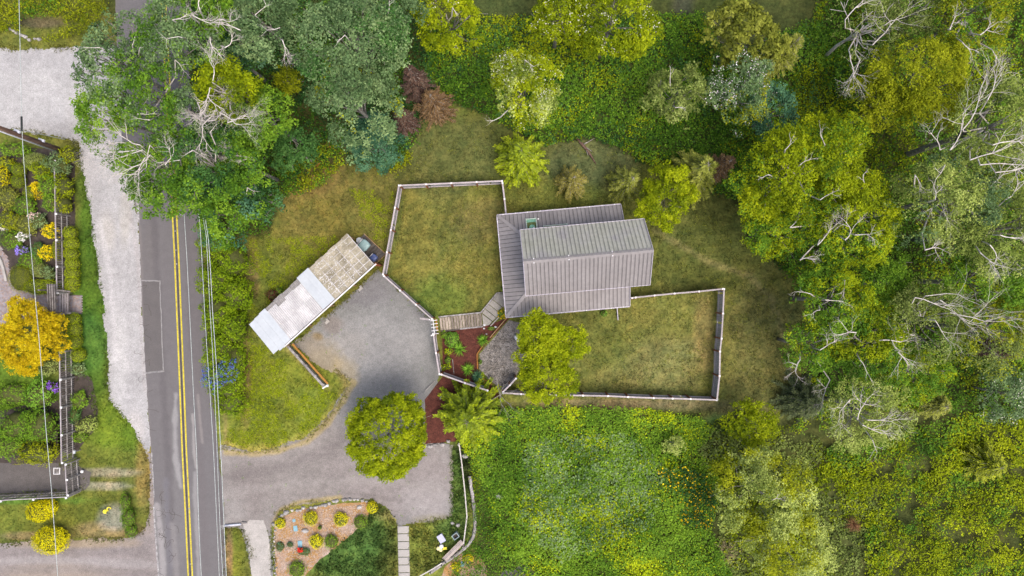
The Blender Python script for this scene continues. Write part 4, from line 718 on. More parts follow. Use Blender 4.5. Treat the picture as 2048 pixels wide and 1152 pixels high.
# roof wells on the top skirt roof
def rooftray(ua, ub, va, vb, label):
    zz = lambda v: LZ + (IZ - LZ) * (lv1 - v) / (lv1 - ivN)
    fr = MB()
    for (a_, b_) in (((ua, va), (ub, va)), ((ua, vb), (ub, vb)), ((ua, va), (ua, vb)), ((ub, va), (ub, vb))):
        A = HP(*a_, zz(a_[1]) + .16); B = HP(*b_, zz(b_[1]) + .16); fr.bar(A, B, .07, .28)
    o = fr.build('roof_well', M_palegr, house); o['label'] = label
    mb = MB(); mb.add([HP(ua, va, zz(va) + .08), HP(ub, va, zz(va) + .08), HP(ub, vb, zz(vb) + .08), HP(ua, vb, zz(vb) + .08)], [(0, 1, 2, 3)]); t = mb.build('well_floor', M_mossp, o)
    t.location = (0, 0, 0); return o, zz
o, zz = rooftray(1.72, 2.58, 4.62, 5.78, 'green framed roof well with a round teal lid inside')
MB().bar(HP(1.76, 5.55, zz(5.6) + .12), HP(2.54, 5.55, zz(5.6) + .12), .36, .05).build('well_back', M_copper, o)
MB().tube([HP(2.18, 4.98, zz(5) + .08), HP(2.18, 4.98, zz(5) + .24)], .26, 16).build('round_lid', M_copper, o)
MB().tube([HP(2.32, 4.95, zz(5) + .2), HP(2.32, 4.95, zz(5) + .34)], .07, 8).build('lid_knob', M_white, o)
rooftray(3.15, 5.15, 4.75, 5.02, 'long narrow green framed roof well')
MB().tube([HP(2.78, 5.72, zz(5.72)), HP(2.78, 5.72, zz(5.72) + .18)], .07, 10).build('vent_pipe', M_white, house)
mb = MB(); mb.tube([W(1234, 614, .4), W(1236, 640, .06)], .05, 6); o = mb.build('drain_pipe', M_trim); props(o, 'thin pale drain pipe running out onto the lawn from the bottom edge of the house', 'pipe')

# ------------------------------------------------------------------ carport
M_tan = surf('weathered_fibreglass', [(.22, .19, .12), (.40, .36, .27), (.50, .46, .36)], .9, fine=6, finev=.2, bump=.15, rnd=.12, rough_=.6)
M_corr = surf('corrugated_plastic', [(.44, .425, .43), (.58, .565, .57), (.66, .65, .655)], .8, fine=5, finev=.10, bump=.1, rnd=.08, rough_=.6)
M_greyc = surf('dirty_corrugated_plastic', [(.20, .19, .18), (.34, .32, .31)], .8, fine=5, finev=.2, rnd=.12)
M_wsheet = surf('white_roof_sheet', [(.44, .475, .51), (.53, .565, .595)], .8, fine=4, finev=.04, bump=.03, rnd=.03, rough_=.6)
M_timber = surf('tan_timber', [(.22, .13, .05), (.36, .23, .10), (.44, .31, .16)], 2, fine=10, finev=.25)
M_rust = surf('red_brown_stain', [(.20, .055, .02), (.34, .11, .04)], 4, fine=10)
CO = Vector((-11.95, 2.08, 0)); CA = Vector((-.743, -.670, 0)); CN = Vector((-.670, .743, 0))
def CP(a_, n_, z=None):
    z = (2.95 - .14 * n_) if z is None else z
    return CO + CA * a_ + CN * n_ + Vector((0, 0, z))
port = thing('carport', 'open fronted carport with white, grey corrugated and tan fibreglass roof sheets', 'carport', CP(5.8, 1.8, 0))
def corr(name, mat, a0, a1, n0, n1, lift, pitch=.11, amp=.018, flat=False, tri=False):
    mb = MB(); k = 2 if flat else max(4, int((a1 - a0) / pitch * 4)); vs = []
    for i in range(k + 1):
        s = a0 + (a1 - a0) * i / k; dz = lift + (0 if flat else amp * math.sin(6.283 * s / pitch)); vs += [CP(s, n0) + Vector((0, 0, dz)), CP(s, n1) + Vector((0, 0, dz))]
    fs = [(2 * i, 2 * i + 1, 2 * i + 3, 2 * i + 2) for i in range(k)]; n = len(vs); vs2 = [v - Vector((0, 0, .012)) for v in vs]
    mb.add(vs + vs2, fs + [tuple(n + j for j in f)[::-1] for f in fs] + [(0, n, n + 1, 1), (2 * k, 2 * k + 1, n + 2 * k + 1, n + 2 * k)]); return mb.build(name, mat, port)
for i in range(6):
    for j, (p, q) in enumerate(((-.02, 1.32), (1.26, 2.5), (2.44, 3.62))):
        corr('fibreglass_sheet', M_tan, .0 + .755 * i - (.04 if i else 0), .755 * (i + 1), p, q - (.06 if i % 2 and j == 2 else 0), .03 + .02 * j + .025 * (i % 2), .075, .014)
fl = MB()
for i in range(6):
    a0 = .755 * i + .02
    MB().bar(CP(a0, 0, 3.02), CP(a0, 3.5, 3.02 - .14 * 3.5), .045, .03).build('sheet_rib', M_corr, port)
for n_ in (.5, 1.05, 1.6, 2.2, 2.8, 3.3): MB().bar(CP(.02, n_, 3.03 - .14 * n_), CP(4.5, n_, 3.03 - .14 * n_), .035, .02).build('cross_rib', M_corr, port)
for _ in range(420):
    a_, n_ = random.uniform(.6, 4.4), random.uniform(.1, 3.5)
    if random.random() > .25 + .2 * a_: continue
    q = CP(a_, n_, 3.045 - .14 * n_); e = random.uniform(.02, .05); fl.add([q + Vector((e, 0, 0)), q + Vector((0, e, 0)), q + Vector((-e, 0, 0)), q + Vector((0, -e, 0)), q + Vector((0, 0, .02))], [(0, 1, 4), (1, 2, 4), (2, 3, 4), (3, 0, 4)])
fl.build('lichen_flake', M_white, port, kind='stuff')
corr('white_sheet', M_wsheet, 4.52, 5.2, -.02, 3.66, .11, flat=True); corr('white_sheet', M_wsheet, 5.14, 5.86, -.02, 3.66, .13, flat=True)
for i in range(4):
    a0 = 5.86 + .96 * i; top = 3.2 if i % 2 else 3.05
    corr('corrugated_sheet', M_corr, a0 - .05, a0 + .97, -.02, 1.6, .05 + .02 * (i % 2), .16, .03); corr('corrugated_sheet', M_corr, a0 - .05, a0 + .97, 1.54, top - .1 * i % .3, .09 + .02 * (i % 2), .16, .03)
    corr('dirty_sheet', M_greyc, a0 - .02, a0 + .92, top - .5, 3.58 - .06 * (i % 2), .045, .16, .02)
corr('white_sheet', M_wsheet, 9.68, 10.4, -.05, 3.55, .11, flat=True); corr('white_sheet', M_wsheet, 10.33, 11.02, -.15, 3.48, .13, flat=True); corr('white_sheet', M_wsheet, 10.96, 11.62, .0, 3.42, .15, flat=True)
for n_ in (.25, 1.2, 2.4, 3.4): MB().bar(CP(.05, n_, 2.86 - .14 * n_), CP(11.4, n_, 2.86 - .14 * n_), .09, .14).build('purlin', M_timber, port)
MB().bar(CP(-.15, -.12, 2.9), CP(10.6, -.12, 2.9), .10, .12).build('gutter', M_white, port)
MB().bar(CP(.0, -.03, 2.83), CP(10.5, -.03, 2.83), .03, .2).build('fascia', M_seam, port)
for a_ in (.15, 2.9, 5.6, 8.3, 10.9):
    MB().bar(CP(a_, .12, 0), CP(a_, .12, 2.8), .14, .14).build('front_post', M_timber, port); MB().bar(CP(a_, 3.35, 0), CP(a_, 3.35, 2.35), .12, .12).build('rear_post', M_timber, port)
    for s in (-1, 1):
        if 0 < a_ + s * .9 < 11.2: MB().bar(CP(a_, .12, 1.7), CP(a_ + s * .9, .12, 2.72), .09, .09).build('brace', M_timber, port)
MB().bar(CP(.0, .12, 2.76), CP(11.0, .12, 2.76), .12, .2).build('header_beam', M_timber, port)
for i in range(28): MB().bar(CP(.1 + .4 * i + .19, 3.42, 0.02), CP(.1 + .4 * i + .19, 3.42, 2.3), .38, .03, up=CN).build('back_board', M_timber, port)
MB().box(CP(-.05, -.05, 1.3), (.22, .22, 2.6), .73).build('corner_post', M_rust, port)
for a_, n_ in ((2.75, -.42), (7.0, -.62)):
    mb = MB(); mb.box(CP(a_, n_, .12), (.42, .22, .2), .75); mb.box(CP(a_ - .12, n_ + .14, .1), (.2, .2, .16), .75); o = mb.build('concrete_footing', M_concrete); props(o, 'pale concrete footing block on the gravel by the ' + ('upper right' if a_ < 3 else 'middle') + ' carport post', 'block')
# side platform and bins
M_deck = surf('dark_deck_board', [(.065, .055, .048), (.11, .095, .085)], 2, fine=10, finev=.25, rnd=.25)
deck = thing('bin_platform', 'low dark board platform carrying the bins at the end of the carport', 'platform', W(740, 500, 0))
D0, D1, D2, D3 = W(728, 468, .2), W(771, 508, .2), W(748, 529, .2), W(706, 489, .2)
for i in range(9):
    p, q = i / 9 + .006, (i + 1) / 9 - .006; A = D0.lerp(D1, p); B = D3.lerp(D2, p); A2 = D0.lerp(D1, q); B2 = D3.lerp(D2, q)
    MB().slab([A, B, B2, A2], .14, .19 + .004 * (i % 3)).build('deck_board', M_deck, deck)
MB().bar(W(728, 467, .19), W(772, 508, .19), .06, .16).build('edge_board', M_timber, deck); MB().bar(W(772, 509, .19), W(749, 530, .19), .06, .16).build('edge_board', M_timber, deck)
M_binG = surf('teal_bin_plastic', [(.22, .33, .33), (.28, .40, .40)], 2, fine=6, finev=.1, rough_=.5); M_binB = surf('dark_blue_plastic', [(.07, .10, .24), (.10, .14, .32)], 2, fine=6, rough_=.4)
def wheelie(px, py, sx, sy, hh, mat, label, rz):
    z = .2; c = W(px, py, hh); t = thing('wheeled_bin', label, 'bin', Vector((c.x, c.y, z))); t.rotation_euler = (0, 0, 0)
    R2 = Matrix.Rotation(rz, 3, 'Z'); mb = MB(); bot = [(-.42, -.40), (.42, -.40), (.42, .38), (-.42, .38)]; vs = []
    for f, zz_ in ((.8, z + .02), (1, z + hh * .88)):
        for a_, b_ in bot: q = R2 @ Vector((a_ * sx * f, b_ * sy * f, 0)); vs.append((c.x + q.x, c.y + q.y, zz_))
    mb.add(vs, [(3, 2, 1, 0), (0, 1, 5, 4), (1, 2, 6, 5), (2, 3, 7, 6), (3, 0, 4, 7), (4, 5, 6, 7)]); mb.build('bin_body', mat, t)
    mb = MB(); vs = []; n = 16
    for k, (f, zz_) in enumerate(((1.0, z + hh * .88 + .003), (1.04, z + hh * .93), (.86, z + hh), (.4, z + hh * 1.03))):
        for i in range(n):
            a_ = 6.283 * i / n; ca, sa = math.cos(a_), math.sin(a_); e = .45; q = R2 @ Vector((math.copysign(abs(ca) ** e, ca) * sx * .5 * f, math.copysign(abs(sa) ** e, sa) * sy * .5 * f, 0)); vs.append((c.x + q.x, c.y + q.y, zz_))
    mb.add(vs, [(k * n + i, k * n + (i + 1) % n, (k + 1) * n + (i + 1) % n, (k + 1) * n + i) for k in range(3) for i in range(n)] + [tuple(range(3 * n, 4 * n))]); mb.build('bin_lid', mat, t, True)
    q = R2 @ Vector((0, sy * .57, 0)); e = R2 @ Vector((sx * .38, 0, 0)); MB().tube([Vector((c.x, c.y, z + hh * .9)) + q - e, Vector((c.x, c.y, z + hh * .9)) + q + e], .025, 6).build('handle', M_white, t)
    for s in (-1, 1):
        q = R2 @ Vector((s * sx * .36, sy * .42, 0)); ax_ = R2 @ Vector((.04, 0, 0)); p = Vector((c.x + q.x, c.y + q.y, z + .12)); MB().tube([p - ax_, p + ax_], .11, 10).build('wheel', M_seam, t)
    return t
wheelie(728.5, 491, .95, .88, 1.05, M_binG, 'large teal wheeled bin with a squared lid on the platform', math.radians(48))
wheelie(748, 515.5, .60, .58, .8, M_binB, 'small dark blue bin nearest the gravel yard on the platform', math.radians(48))
for s, o_ in ((.05, 0), (.12, 1), (-.02, 2)):
    MB().bar(W(745, 511, 1.08) + Vector((s, s * .3, 0)), W(751, 513, 1.08) + Vector((s, s * .3 - .05, 0)), .03, .01)
pail = thing('lidded_pail', 'round white lidded pail beside the large teal bin', 'pail', W(718, 482, .2)); c = W(718.5, 481, .75)
MB().tube([Vector((c.x, c.y, .2)), Vector((c.x, c.y, .72))], [.19, .24], 16).build('pail_body', M_white, pail); MB().tube([Vector((c.x, c.y, .722)), Vector((c.x, c.y, .77)), Vector((c.x, c.y, .775))], [.27, .27, .2], 16).build('lid', M_wsheet, pail)

# ------------------------------------------------------------------ fences
M_fence = surf('weathered_white_board', [(.27, .265, .28), (.38, .37, .39), (.46, .44, .47)], 1.5, fine=8, finev=.2, bump=.2, rough_=.8, stretch=(2, 2, .5), rnd=.12)
M_rail = surf('pale_rail', [(.34, .30, .305), (.47, .42, .43)], 2, fine=9, finev=.15, rnd=.1)
M_brown = surf('brown_stained_post', [(.20, .07, .025), (.30, .12, .05)], 4, fine=10)
def fence(pts, label, h=1.85, skip=(), side=1, group='white topped board fences round the lawns', posts=True, boards=True, z0=None):
    """ pts: photo pixels of the fence TOP; one bay between each pair of posts """
    P = [W(p[0], p[1], h) for p in pts]; t = thing('board_fence', label, 'fence', (P[0].x, P[0].y, 0), group)
    for i, p in enumerate(P):
        d = (P[min(i + 1, len(P) - 1)] - P[max(i - 1, 0)]).normalized(); nn = Vector((-d.y, d.x, 0)) * side; q = p + nn * .08; q.z = 0
        MB().bar(q, q + Vector((0, 0, h - .02)), .11, .11, up=d).build('post', M_brown, t)
        MB().box((p.x, p.y, h + .03), (.15, .15, .06), math.atan2(d.y, d.x)).build('post_cap', M_white, t)
    for a_, b_ in zip(P[:-1], P[1:]):
        d = (b_ - a_); L_ = d.length; d.normalize(); nn = Vector((-d.y, d.x, 0)) * side; A = a_.copy(); A.z = 0; mb = MB(); n = int(L_ / .15)
        for k in range(n):
            if rng.random() < .02: continue
            q = A + d * (L_ * (k + .5) / n); dz = random.uniform(-.015, .015)
            mb.bar(q + Vector((0, 0, .06)), q + Vector((0, 0, h - .06 + dz)), L_ / n * .9, .022, up=nn)
        mb.build('board_panel', M_fence, t, kind='stuff')
        MB().bar(a_ + Vector((0, 0, -.0)), b_ + Vector((0, 0, -.0)), .13, .045).build('top_rail', M_rail, t)
        MB().bar(A + nn * .045 + Vector((0, 0, .55)), A + d * L_ + nn * .045 + Vector((0, 0, .55)), .06, .09).build('lower_rail', M_rail, t)
    return t
def lerp_pts(a_, b_, n): return [(a_[0] + (b_[0] - a_[0]) * i / n, a_[1] + (b_[1] - a_[1]) * i / n) for i in range(n + 1)]
fence(lerp_pts((798, 371), (766, 549), 4), 'board fence on the carport side of the upper lawn, running down to the gravel yard', side=1)
fence(lerp_pts((801, 371), (1004, 362), 4), 'board fence along the top of the upper lawn', side=-1)
fence([(1005, 366), (1009, 398), (1012, 428)], 'short board fence from the upper lawn corner to the house roof', side=-1)
fence(lerp_pts((768, 552), (864, 638), 3), 'slanting board fence between the upper lawn and the gravel yard', side=1)
fence([(867, 670), (872, 706), (879, 748)], 'short board fence between the gravel yard and the red mulch bed', side=1)
fence([(883, 749), (930, 766), (975, 781)], 'slanting board fence crossing between the two red mulch beds', side=1)
fence([(1006, 786), (1042, 788), (1100, 790), (1166, 791), (1216, 792), (1256, 794), (1307, 796), (1345, 797), (1381, 798), (1433, 800)], 'long board fence along the bottom of the lower right lawn', side=1)
fence([(1448, 578), (1446, 627), (1443, 677), (1440, 703), (1439, 752), (1434, 799)], 'board fence down the right side of the lower right lawn', side=-1)
fence([(1264, 596), (1271, 595), (1309, 591), (1349, 587), (1398, 583), (1445, 578)], 'board fence along the top of the lower right lawn, starting at the house', side=-1)
fence([(1032, 757), (1020, 770), (1006, 784)], 'short slanting board fence under the lime crowned yard tree', side=-1)
# timber wall beside the driveway lawn
M_amber = surf('amber_timber', [(.30, .13, .02), (.42, .20, .04)], 3, fine=9)
M_greywood = surf('grey_weathered_timber', [(.16, .14, .13), (.28, .26, .25), (.44, .42, .41)], 2.2, fine=9, finev=.3, rnd=.15)
t = thing('low_timber_wall', 'low timber wall with amber top plank beside the driveway lawn, below the carport', 'low wall', W(618, 733, 0))
for i in range(4):
    a_, b_ = i / 4, (i + 1) / 4 - .004; A, B = W(585, 688, .62), W(656, 768, .62)
    MB().bar(A.lerp(B, a_), A.lerp(B, b_), .17, .06).build('cap_plank', M_amber, t)
    A, B = W(575, 690, .35), W(650, 773, .35); MB().bar(A.lerp(B, a_), A.lerp(B, b_), .20, .5).build('face_log', M_greywood, t)
for k in (0, .25, .5, .75, .97):
    q = W(580, 689, 0).lerp(W(653, 770, 0), k); MB().box((q.x, q.y, .32), (.16, .16, .62), .8).build('post', M_greywood, t)
mb = MB(); mb.bar(W(652, 772, .6), W(657, 771, .68), .2, .06); mb.bar(W(645, 777, .62), W(655, 771, .62), .12, .08); o = mb.build('wall_bracket', M_white, t)
# gate at the boardwalk
t = thing('garden_gate', 'slatted white entrance gate with amber post at the left end of the boardwalk', 'gate', W(868, 655, 0))
MB().bar(W(840, 637, 1.1), W(866, 640, 1.2), .16, .06).build('gate_leaf', M_rail, t); MB().bar(W(872, 638, .9), W(875, 662, .9), .12, .12).build('side_beam', M_amber, t)
for q in ((864, 637), (868, 668), (871, 664)): p = W(*q, 0); MB().box((p.x, p.y, 1.0), (.1, .1, 2), .1).build('gate_post', M_white, t)
for i in range(5):
    y_ = 641 + 6.7 * i; MB().bar(W(861 + i * .6, y_ + 1, 2.0), W(875 + i * .6, y_ - 1, 2.0), .05, .05).build('top_slat', M_white, t)
MB().bar(W(866, 638, 1.93), W(869, 669, 1.93), .06, .06).build('top_beam', M_white, t)
# boardwalk and paved path
M_plank = surf('weathered_plank', [(.14, .11, .09), (.30, .25, .20), (.44, .38, .31)], 3.5, fine=9, finev=.35, rnd=.35, stretch=(3, .6, 1), bump=.4)
t = thing('boardwalk', 'weathered plank boardwalk leading from the entrance gate toward the house', 'boardwalk', W(920, 645, 0))
A, B, Cc, D = W(878, 636, .2), W(963, 627, .2), W(965, 652, .2), W(881, 661, .2); n = 15
for i in range(n):
    p, q = i / n + .006, (i + 1) / n - .006; MB().slab([A.lerp(B, p), D.lerp(Cc, p), D.lerp(Cc, q), A.lerp(B, q)][::1], .13, .19 + random.uniform(-.008, .012)).build('plank', M_plank, t)
MB().bar(W(877, 634, .24), W(964, 625, .24), .12, .1).build('kerb_board', M_greywood, t); MB().bar(W(920, 658, .24), W(966, 653, .24), .12, .08).build('kerb_board', M_greywood, t); MB().bar(W(882, 663, .2), W(922, 658, .2), .1, .08).build('kerb_board', M_deck, t)
M_slab = surf('speckled_paving', [(.26, .24, .21), (.34, .32, .28)], 3, fine=12, finev=.2, rnd=.1, bump=.4)
t = thing('paved_path', 'path of pale paving slabs between the boardwalk and the house corner', 'path', W(985, 620, 0))
L1 = [(963, 626), (968, 620), (976, 612), (983, 603), (991, 588)]; R1 = [(966, 653), (982, 647), (992, 637), (1004, 625), (1012, 608)]; L1 = [(963, 628), (970, 618), (977, 610), (985, 601), (994, 589), (1008, 588)]; R1 = [(984, 644), (991, 635), (1000, 627), (1008, 612), (1012, 600)]
quads = [[(964, 628), (984, 643), (978, 650), (967, 653)], [(964.5, 626), (970, 618), (992, 636), (985, 642)], [(970.5, 617), (977, 609), (1000, 627), (992.5, 635)], [(977.5, 608), (985, 600), (1007, 617), (1000.5, 626)], [(985.5, 599), (994, 588), (1009, 588), (1011, 605), (1007.5, 616)]]
for q in quads: MB().slab([tuple(W(a_, b_, .2)) for a_, b_ in q][::-1], .03, .19).build('paving_slab', M_slab, t)
MB().bar(W(962, 625, .22), W(994, 586, .22), .1, .1).build('path_edging', M_greywood, t); MB().bar(W(994, 586, .22), W(1010, 586, .22), .1, .1).build('path_edging', M_greywood, t); MB().bar(W(981, 652, .2), W(1000, 632, .2), .1, .08).build('path_edging', M_slab, t)
t = thing('timber_edging', 'thin orange timber edging between the red mulch and the stony bed', 'edging', W(957, 707, 0))
for a_, b_ in (((1014, 635), (980, 675)), ((965, 692), (954, 708)), ((954, 708), (955, 738)), ((960, 753), (984, 769)), ((970, 763), (965, 770))): MB().bar(W(*a_, .2), W(*b_, .2), .07, .2).build('edging_board', M_amber if a_ != (1014, 635) else M_timber, t)
MB().bar(W(905, 718, .1), W(908, 748, .1), .05, .06).build('edging_board', M_greywood, t)
t = thing('path_edging_board', 'grey edging board slanting over the lower mulch bed under the feathery tree', 'board', W(885, 790, 0)); MB().bar(W(893, 782, .15), W(880, 798, .15), .14, .1).build('plank', M_greywood, t)
MB().bar(W(850, 782, .12), W(870, 762, .12), .08, .1).build('plank', M_greywood, t)
for i, (px, py, r, lb) in enumerate([(969, 650, .17, 'largest white stone, at the end of the boardwalk'), (968, 657, .1, 'small white stone just below the largest one by the boardwalk end'), (991, 654, .13, 'white stone on the mulch near the orange edging'), (973, 668, .1, 'grey stone beside the upper right strappy plant')]):
    mb = MB(); n = 8; vs = []; c = W(px, py, .05)
    for k, (f, z) in enumerate(((1, 0), (.95, .5), (.5, .9))):
        for j in range(n): a_ = 6.283 * j / n; vs.append(c + Vector((math.cos(a_) * r * f * (1 + .2 * math.sin(3 * a_ + i)), math.sin(a_) * r * f * .75, z * r)))
    mb.add(vs, [(k * n + j, k * n + (j + 1) % n, (k + 1) * n + (j + 1) % n, (k + 1) * n + j) for k in range(2) for j in range(n)] + [tuple(range(2 * n, 3 * n))]); o = mb.build('stone', M_white if i < 3 else M_stone, smooth=True); props(o, lb, 'stone')
# white tank on the stony bed
t = thing('gas_bottle', 'small white gas bottle lying at the edge of the lime crowned yard tree', 'gas bottle', W(1035, 676, 0)); a_, b_ = W(1031, 672, .2), W(1037, 681, .2)
MB().tube([a_ - (b_ - a_) * .12, a_, a_.lerp(b_, .5), b_, b_ + (b_ - a_) * .12], [.08, .19, .2, .19, .08], 12).build('tank', M_white, t, True); MB().tube([b_, b_ + (b_ - a_) * .4], [.07, .06], 8).build('valve', M_greywood, t)

# ------------------------------------------------------------------ bed by the drive, stepping path, bottom yard
def stonering(name, label, cat, pts, r0, r1, gap, mat=None, seed=1):
    t = thing(name, label, cat, W(*pts[0], 0)); rr = random.Random(seed)
    P = [W(a_, b_, 0) for a_, b_ in pts]; s = 0
    for a_, b_ in zip(P[:-1], P[1:]):
        L_ = (b_ - a_).length; q = 0
        while q < L_:
            r = rr.uniform(r0, r1); c = a_.lerp(b_, q / L_) + Vector((rr.gauss(0, .05), rr.gauss(0, .05), 0)); mb = MB(); n = 7; vs = []; ph = rr.uniform(0, 6)
            for k, (f, z) in enumerate(((1, 0), (.92, .55), (.5, .95))):
                for j in range(n): an = 6.283 * j / n + ph; vs.append(c + Vector((math.cos(an) * r * f * (1 + .22 * math.sin(2 * an + ph)), math.sin(an) * r * f * (.8 + .2 * math.sin(3 * an)), z * r)))
            mb.add(vs, [(k * n + j, k * n + (j + 1) % n, (k + 1) * n + (j + 1) % n, (k + 1) * n + j) for k in range(2) for j in range(n)] + [tuple(range(2 * n, 3 * n))]); mb.build('stone', mat or M_stone, t); q += 2 * r * rr.uniform(.9, gap)
    return t
stonering('stone_edging', 'row of rounded grey stones edging the wood chip bed along the drive', 'stone edging', [(552, 1060), (550, 1045), (558, 1033), (575, 1024), (600, 1018), (625, 1015), (650, 1009), (675, 1001), (700, 998), (735, 1002)], .12, .24, 1.15, seed=3)
stonering('stone_edging', 'row of small pale stones down the left side of the wood chip bed', 'stone edging', [(548, 1068), (547, 1090), (550, 1120), (552, 1150)], .07, .13, 1.5, seed=4)
stonering('stone_edging', 'row of stones at the bottom of the lower red mulch bed', 'stone edging', [(838, 892), (860, 893), (885, 888), (905, 882)], .14, .26, 1.1, seed=5)
stonering('stone_edging', 'loose white and grey stones along the top left grass bank', 'stone edging', [(20, 58), (45, 72), (60, 78), (85, 76)], .13, .26, 1.7, seed=8)
def rock(px, py, r, label, mat=None):
    mb = MB(); n = 9; vs = []; c = W(px, py, 0); ph = random.uniform(0, 6)
    for k, (f, z) in enumerate(((1, 0), (.95, .45), (.6, .8))):
        for j in range(n): an = 6.283 * j / n; vs.append(c + Vector((math.cos(an) * r * f * (1 + .2 * math.sin(2 * an + ph)), math.sin(an) * r * f * .75, z * r)))
    mb.add(vs, [(k * n + j, k * n + (j + 1) % n, (k + 1) * n + (j + 1) % n, (k + 1) * n + j) for k in range(2) for j in range(n)] + [tuple(range(2 * n, 3 * n))]); o = mb.build('rock', mat or M_stone); props(o, label, 'rock')
rock(611, 1061, .30, 'grey boulder on the wood chips beside a blue slab'); rock(719, 1014, .25, 'grey boulder left of the topmost yellow bush')
rock(930, 912, .28, 'grey rock in the greenery right of the drive'); rock(980, 934, .33, 'grey rock standing in the nettles, upper'); rock(998, 992, .4, 'tall grey rock in the nettles, lower')
rock(905, 1046, .2, 'pale rock in the grass beyond the end of the drive'); rock(916, 1050, .24, 'pale rock with a rusty side near the thin rail'); rock(494, 526, .1, 'small pale stone at the inner edge of the road hedge')
M_blue = surf('blue_slate', [(.17, .33, .42), (.24, .42, .50)], 4, fine=10, finev=.15)
for px, py, sx, sy, rz, lb in ((591, 1057, .36, .5, .15, 'upper blue slab on the wood chips beside the boulder'), (600, 1088, .38, .6, .05, 'lower blue slab on the wood chips above the red flowers'), (588, 1041, .26, .26, .3, 'smallest blue slab, nearest the stone edging'), (925, 1128, .32, .44, -.1, 'blue slab on the stony strip at the bottom')):
    o = MB().box(W(px, py, .035), (sx, sy, .05), rz).build('stepping_slab', M_blue); props(o, lb, 'slab')
t = thing('stepping_path', 'straight path of pale rectangular slabs with dark gaps leading down from the drive', 'path', W(806, 1100, 0))
for i in range(9):
    y0 = 1052 + 15.6 * i; x0 = 795 + i * .35; piece('slab', M_concrete, t, W(x0 + 11.5, y0 + 7.3, .05), (S(22.5), S(14.2), .09), rz=.02)
M_chap = surf('pale_rail_pipe', [(.45, .42, .38), (.56, .53, .48)], 2, fine=8)
t = thing('rail_fence', 'thin pale single rail fence curving round the bottom yard beside the drive', 'fence', W(925, 1000, 0)); pts = [(918, 886), (924, 930), (930, 985), (934, 1033), (927, 1088)]
for a_, b_ in zip(pts[:-1], pts[1:]): MB().bar(W(*a_, .8), W(*b_, .8), .10, .08).build('rail', M_chap, t)
for a_, b_ in (((884, 1126), (862, 1140)), ((862, 1140), (838, 1153))): MB().bar(W(*a_, .8), W(*b_, .8), .10, .08).build('rail', M_chap, t)
for p in pts + [(884, 1126), (862, 1140)]: q = W(*p, 0); MB().box((q.x, q.y, .42), (.11, .11, .84)).build('post', M_greywood, t)
t = thing('log_border', 'curving line of grey logs bordering the greenery right of the bottom yard', 'log border', W(950, 1000, 0)); pts = [(939, 952), (942, 975), (946, 1000), (949, 1030), (950, 1055), (946, 1075), (936, 1090), (920, 1104), (905, 1115), (885, 1127), (862, 1145)]
for a_, b_ in zip(pts[:-1], pts[1:]):
    A, B = W(*a_, .14), W(*b_, .14); MB().tube([A, A.lerp(B, .5) + Vector((.03, .03, .03)), B], [.15, .17, .13], 8).build('log', M_greywood, t)
# planter bench and tubs
t = thing('slatted_bench', 'long slatted timber bench frame leaning by the log border in the bottom yard', 'bench', W(903, 1100, 0)); d0, d1 = (889, 1119), (925, 1083)
for i in range(9):
    k = (i / 8 - .5); off = k * 9.5; A = W(d0[0] + off * .75, d0[1] + off * .62, .75 - abs(k) * .1); B = W(d1[0] + off * .75, d1[1] + off * .62, .75 - abs(k) * .1); MB().bar(A, B, .055, .04).build('slat', M_rail if i % 2 else M_plank, t)
for k in (0, .33, .66, 1):
    q = (d0[0] + (d1[0] - d0[0]) * k, d0[1] + (d1[1] - d0[1]) * k); MB().bar(W(q[0] - 4, q[1] - 3.5, .66), W(q[0] + 4, q[1] + 3.5, .66), .07, .06).build('cross_bar', M_plank, t)
    for s in (-1, 1): p = W(q[0] + 3.4 * s, q[1] + 3 * s, 0); MB().box((p.x, p.y, .33), (.07, .07, .66), .7).build('leg', M_plank, t)
t = thing('planter_tub', 'open grey tub with a dark inside at the top end of the slatted bench', 'tub', W(911, 1073, 0)); c = W(911, 1073, .5); R2 = Matrix.Rotation(.65, 3, 'Z')
mb = MB()
for (dx, dy, sx, sy) in ((0, .21, .56, .05), (0, -.21, .56, .05), (.26, 0, .05, .38), (-.26, 0, .05, .38)): q = R2 @ Vector((dx, dy, 0)); mb.box((c.x + q.x, c.y + q.y, .26), (sx, sy, .5), .65)
mb.build('tub_wall', surf('aqua_grey_plastic', [(.30, .38, .38), (.38, .46, .46)], 3), t); MB().box((c.x, c.y, .12), (.46, .37, .2), .65).build('soil', M_dark, t)
t = thing('storage_box', 'pale lilac lidded box on the bottom lawn above the yellow toys', 'box', W(883, 1077, 0)); M_lil = surf('pale_lilac_plastic', [(.42, .43, .56), (.50, .51, .64)], 3, finev=.08)
c = W(882.5, 1077, .3); MB().box((c.x, c.y, .16), (.5, .68, .32), .55).build('box_body', M_lil, t); MB().box((c.x, c.y, .345), (.56, .74, .05), .55).build('lid', M_lil, t)
M_ycream = surf('cream_yellow_plastic', [(.75, .66, .28), (.82, .76, .50)], 3, finev=.06); M_ybright = surf('bright_yellow_plastic', [(.80, .68, .02), (.85, .78, .10)], 3, finev=.06)
t = thing('toy_bucket', 'cream and yellow plastic flower shaped toy on the bottom lawn', 'toy', W(882, 1096, 0))
for nme, px, py, r, mt in (('petal', 877, 1096, .19, M_ycream), ('petal', 883, 1092, .2, M_white), ('petal', 882, 1099, .17, M_ycream)): c = W(px, py, .1); MB().tube([c, c + Vector((0, 0, .16)), c + Vector((0, 0, .2))], [r, r * .95, r * .6], 14).build(nme, mt, t, True)
MB().bar(W(886, 1097, .15), W(894, 1096, .15), .22, .14).build('handle', M_ybright, t)
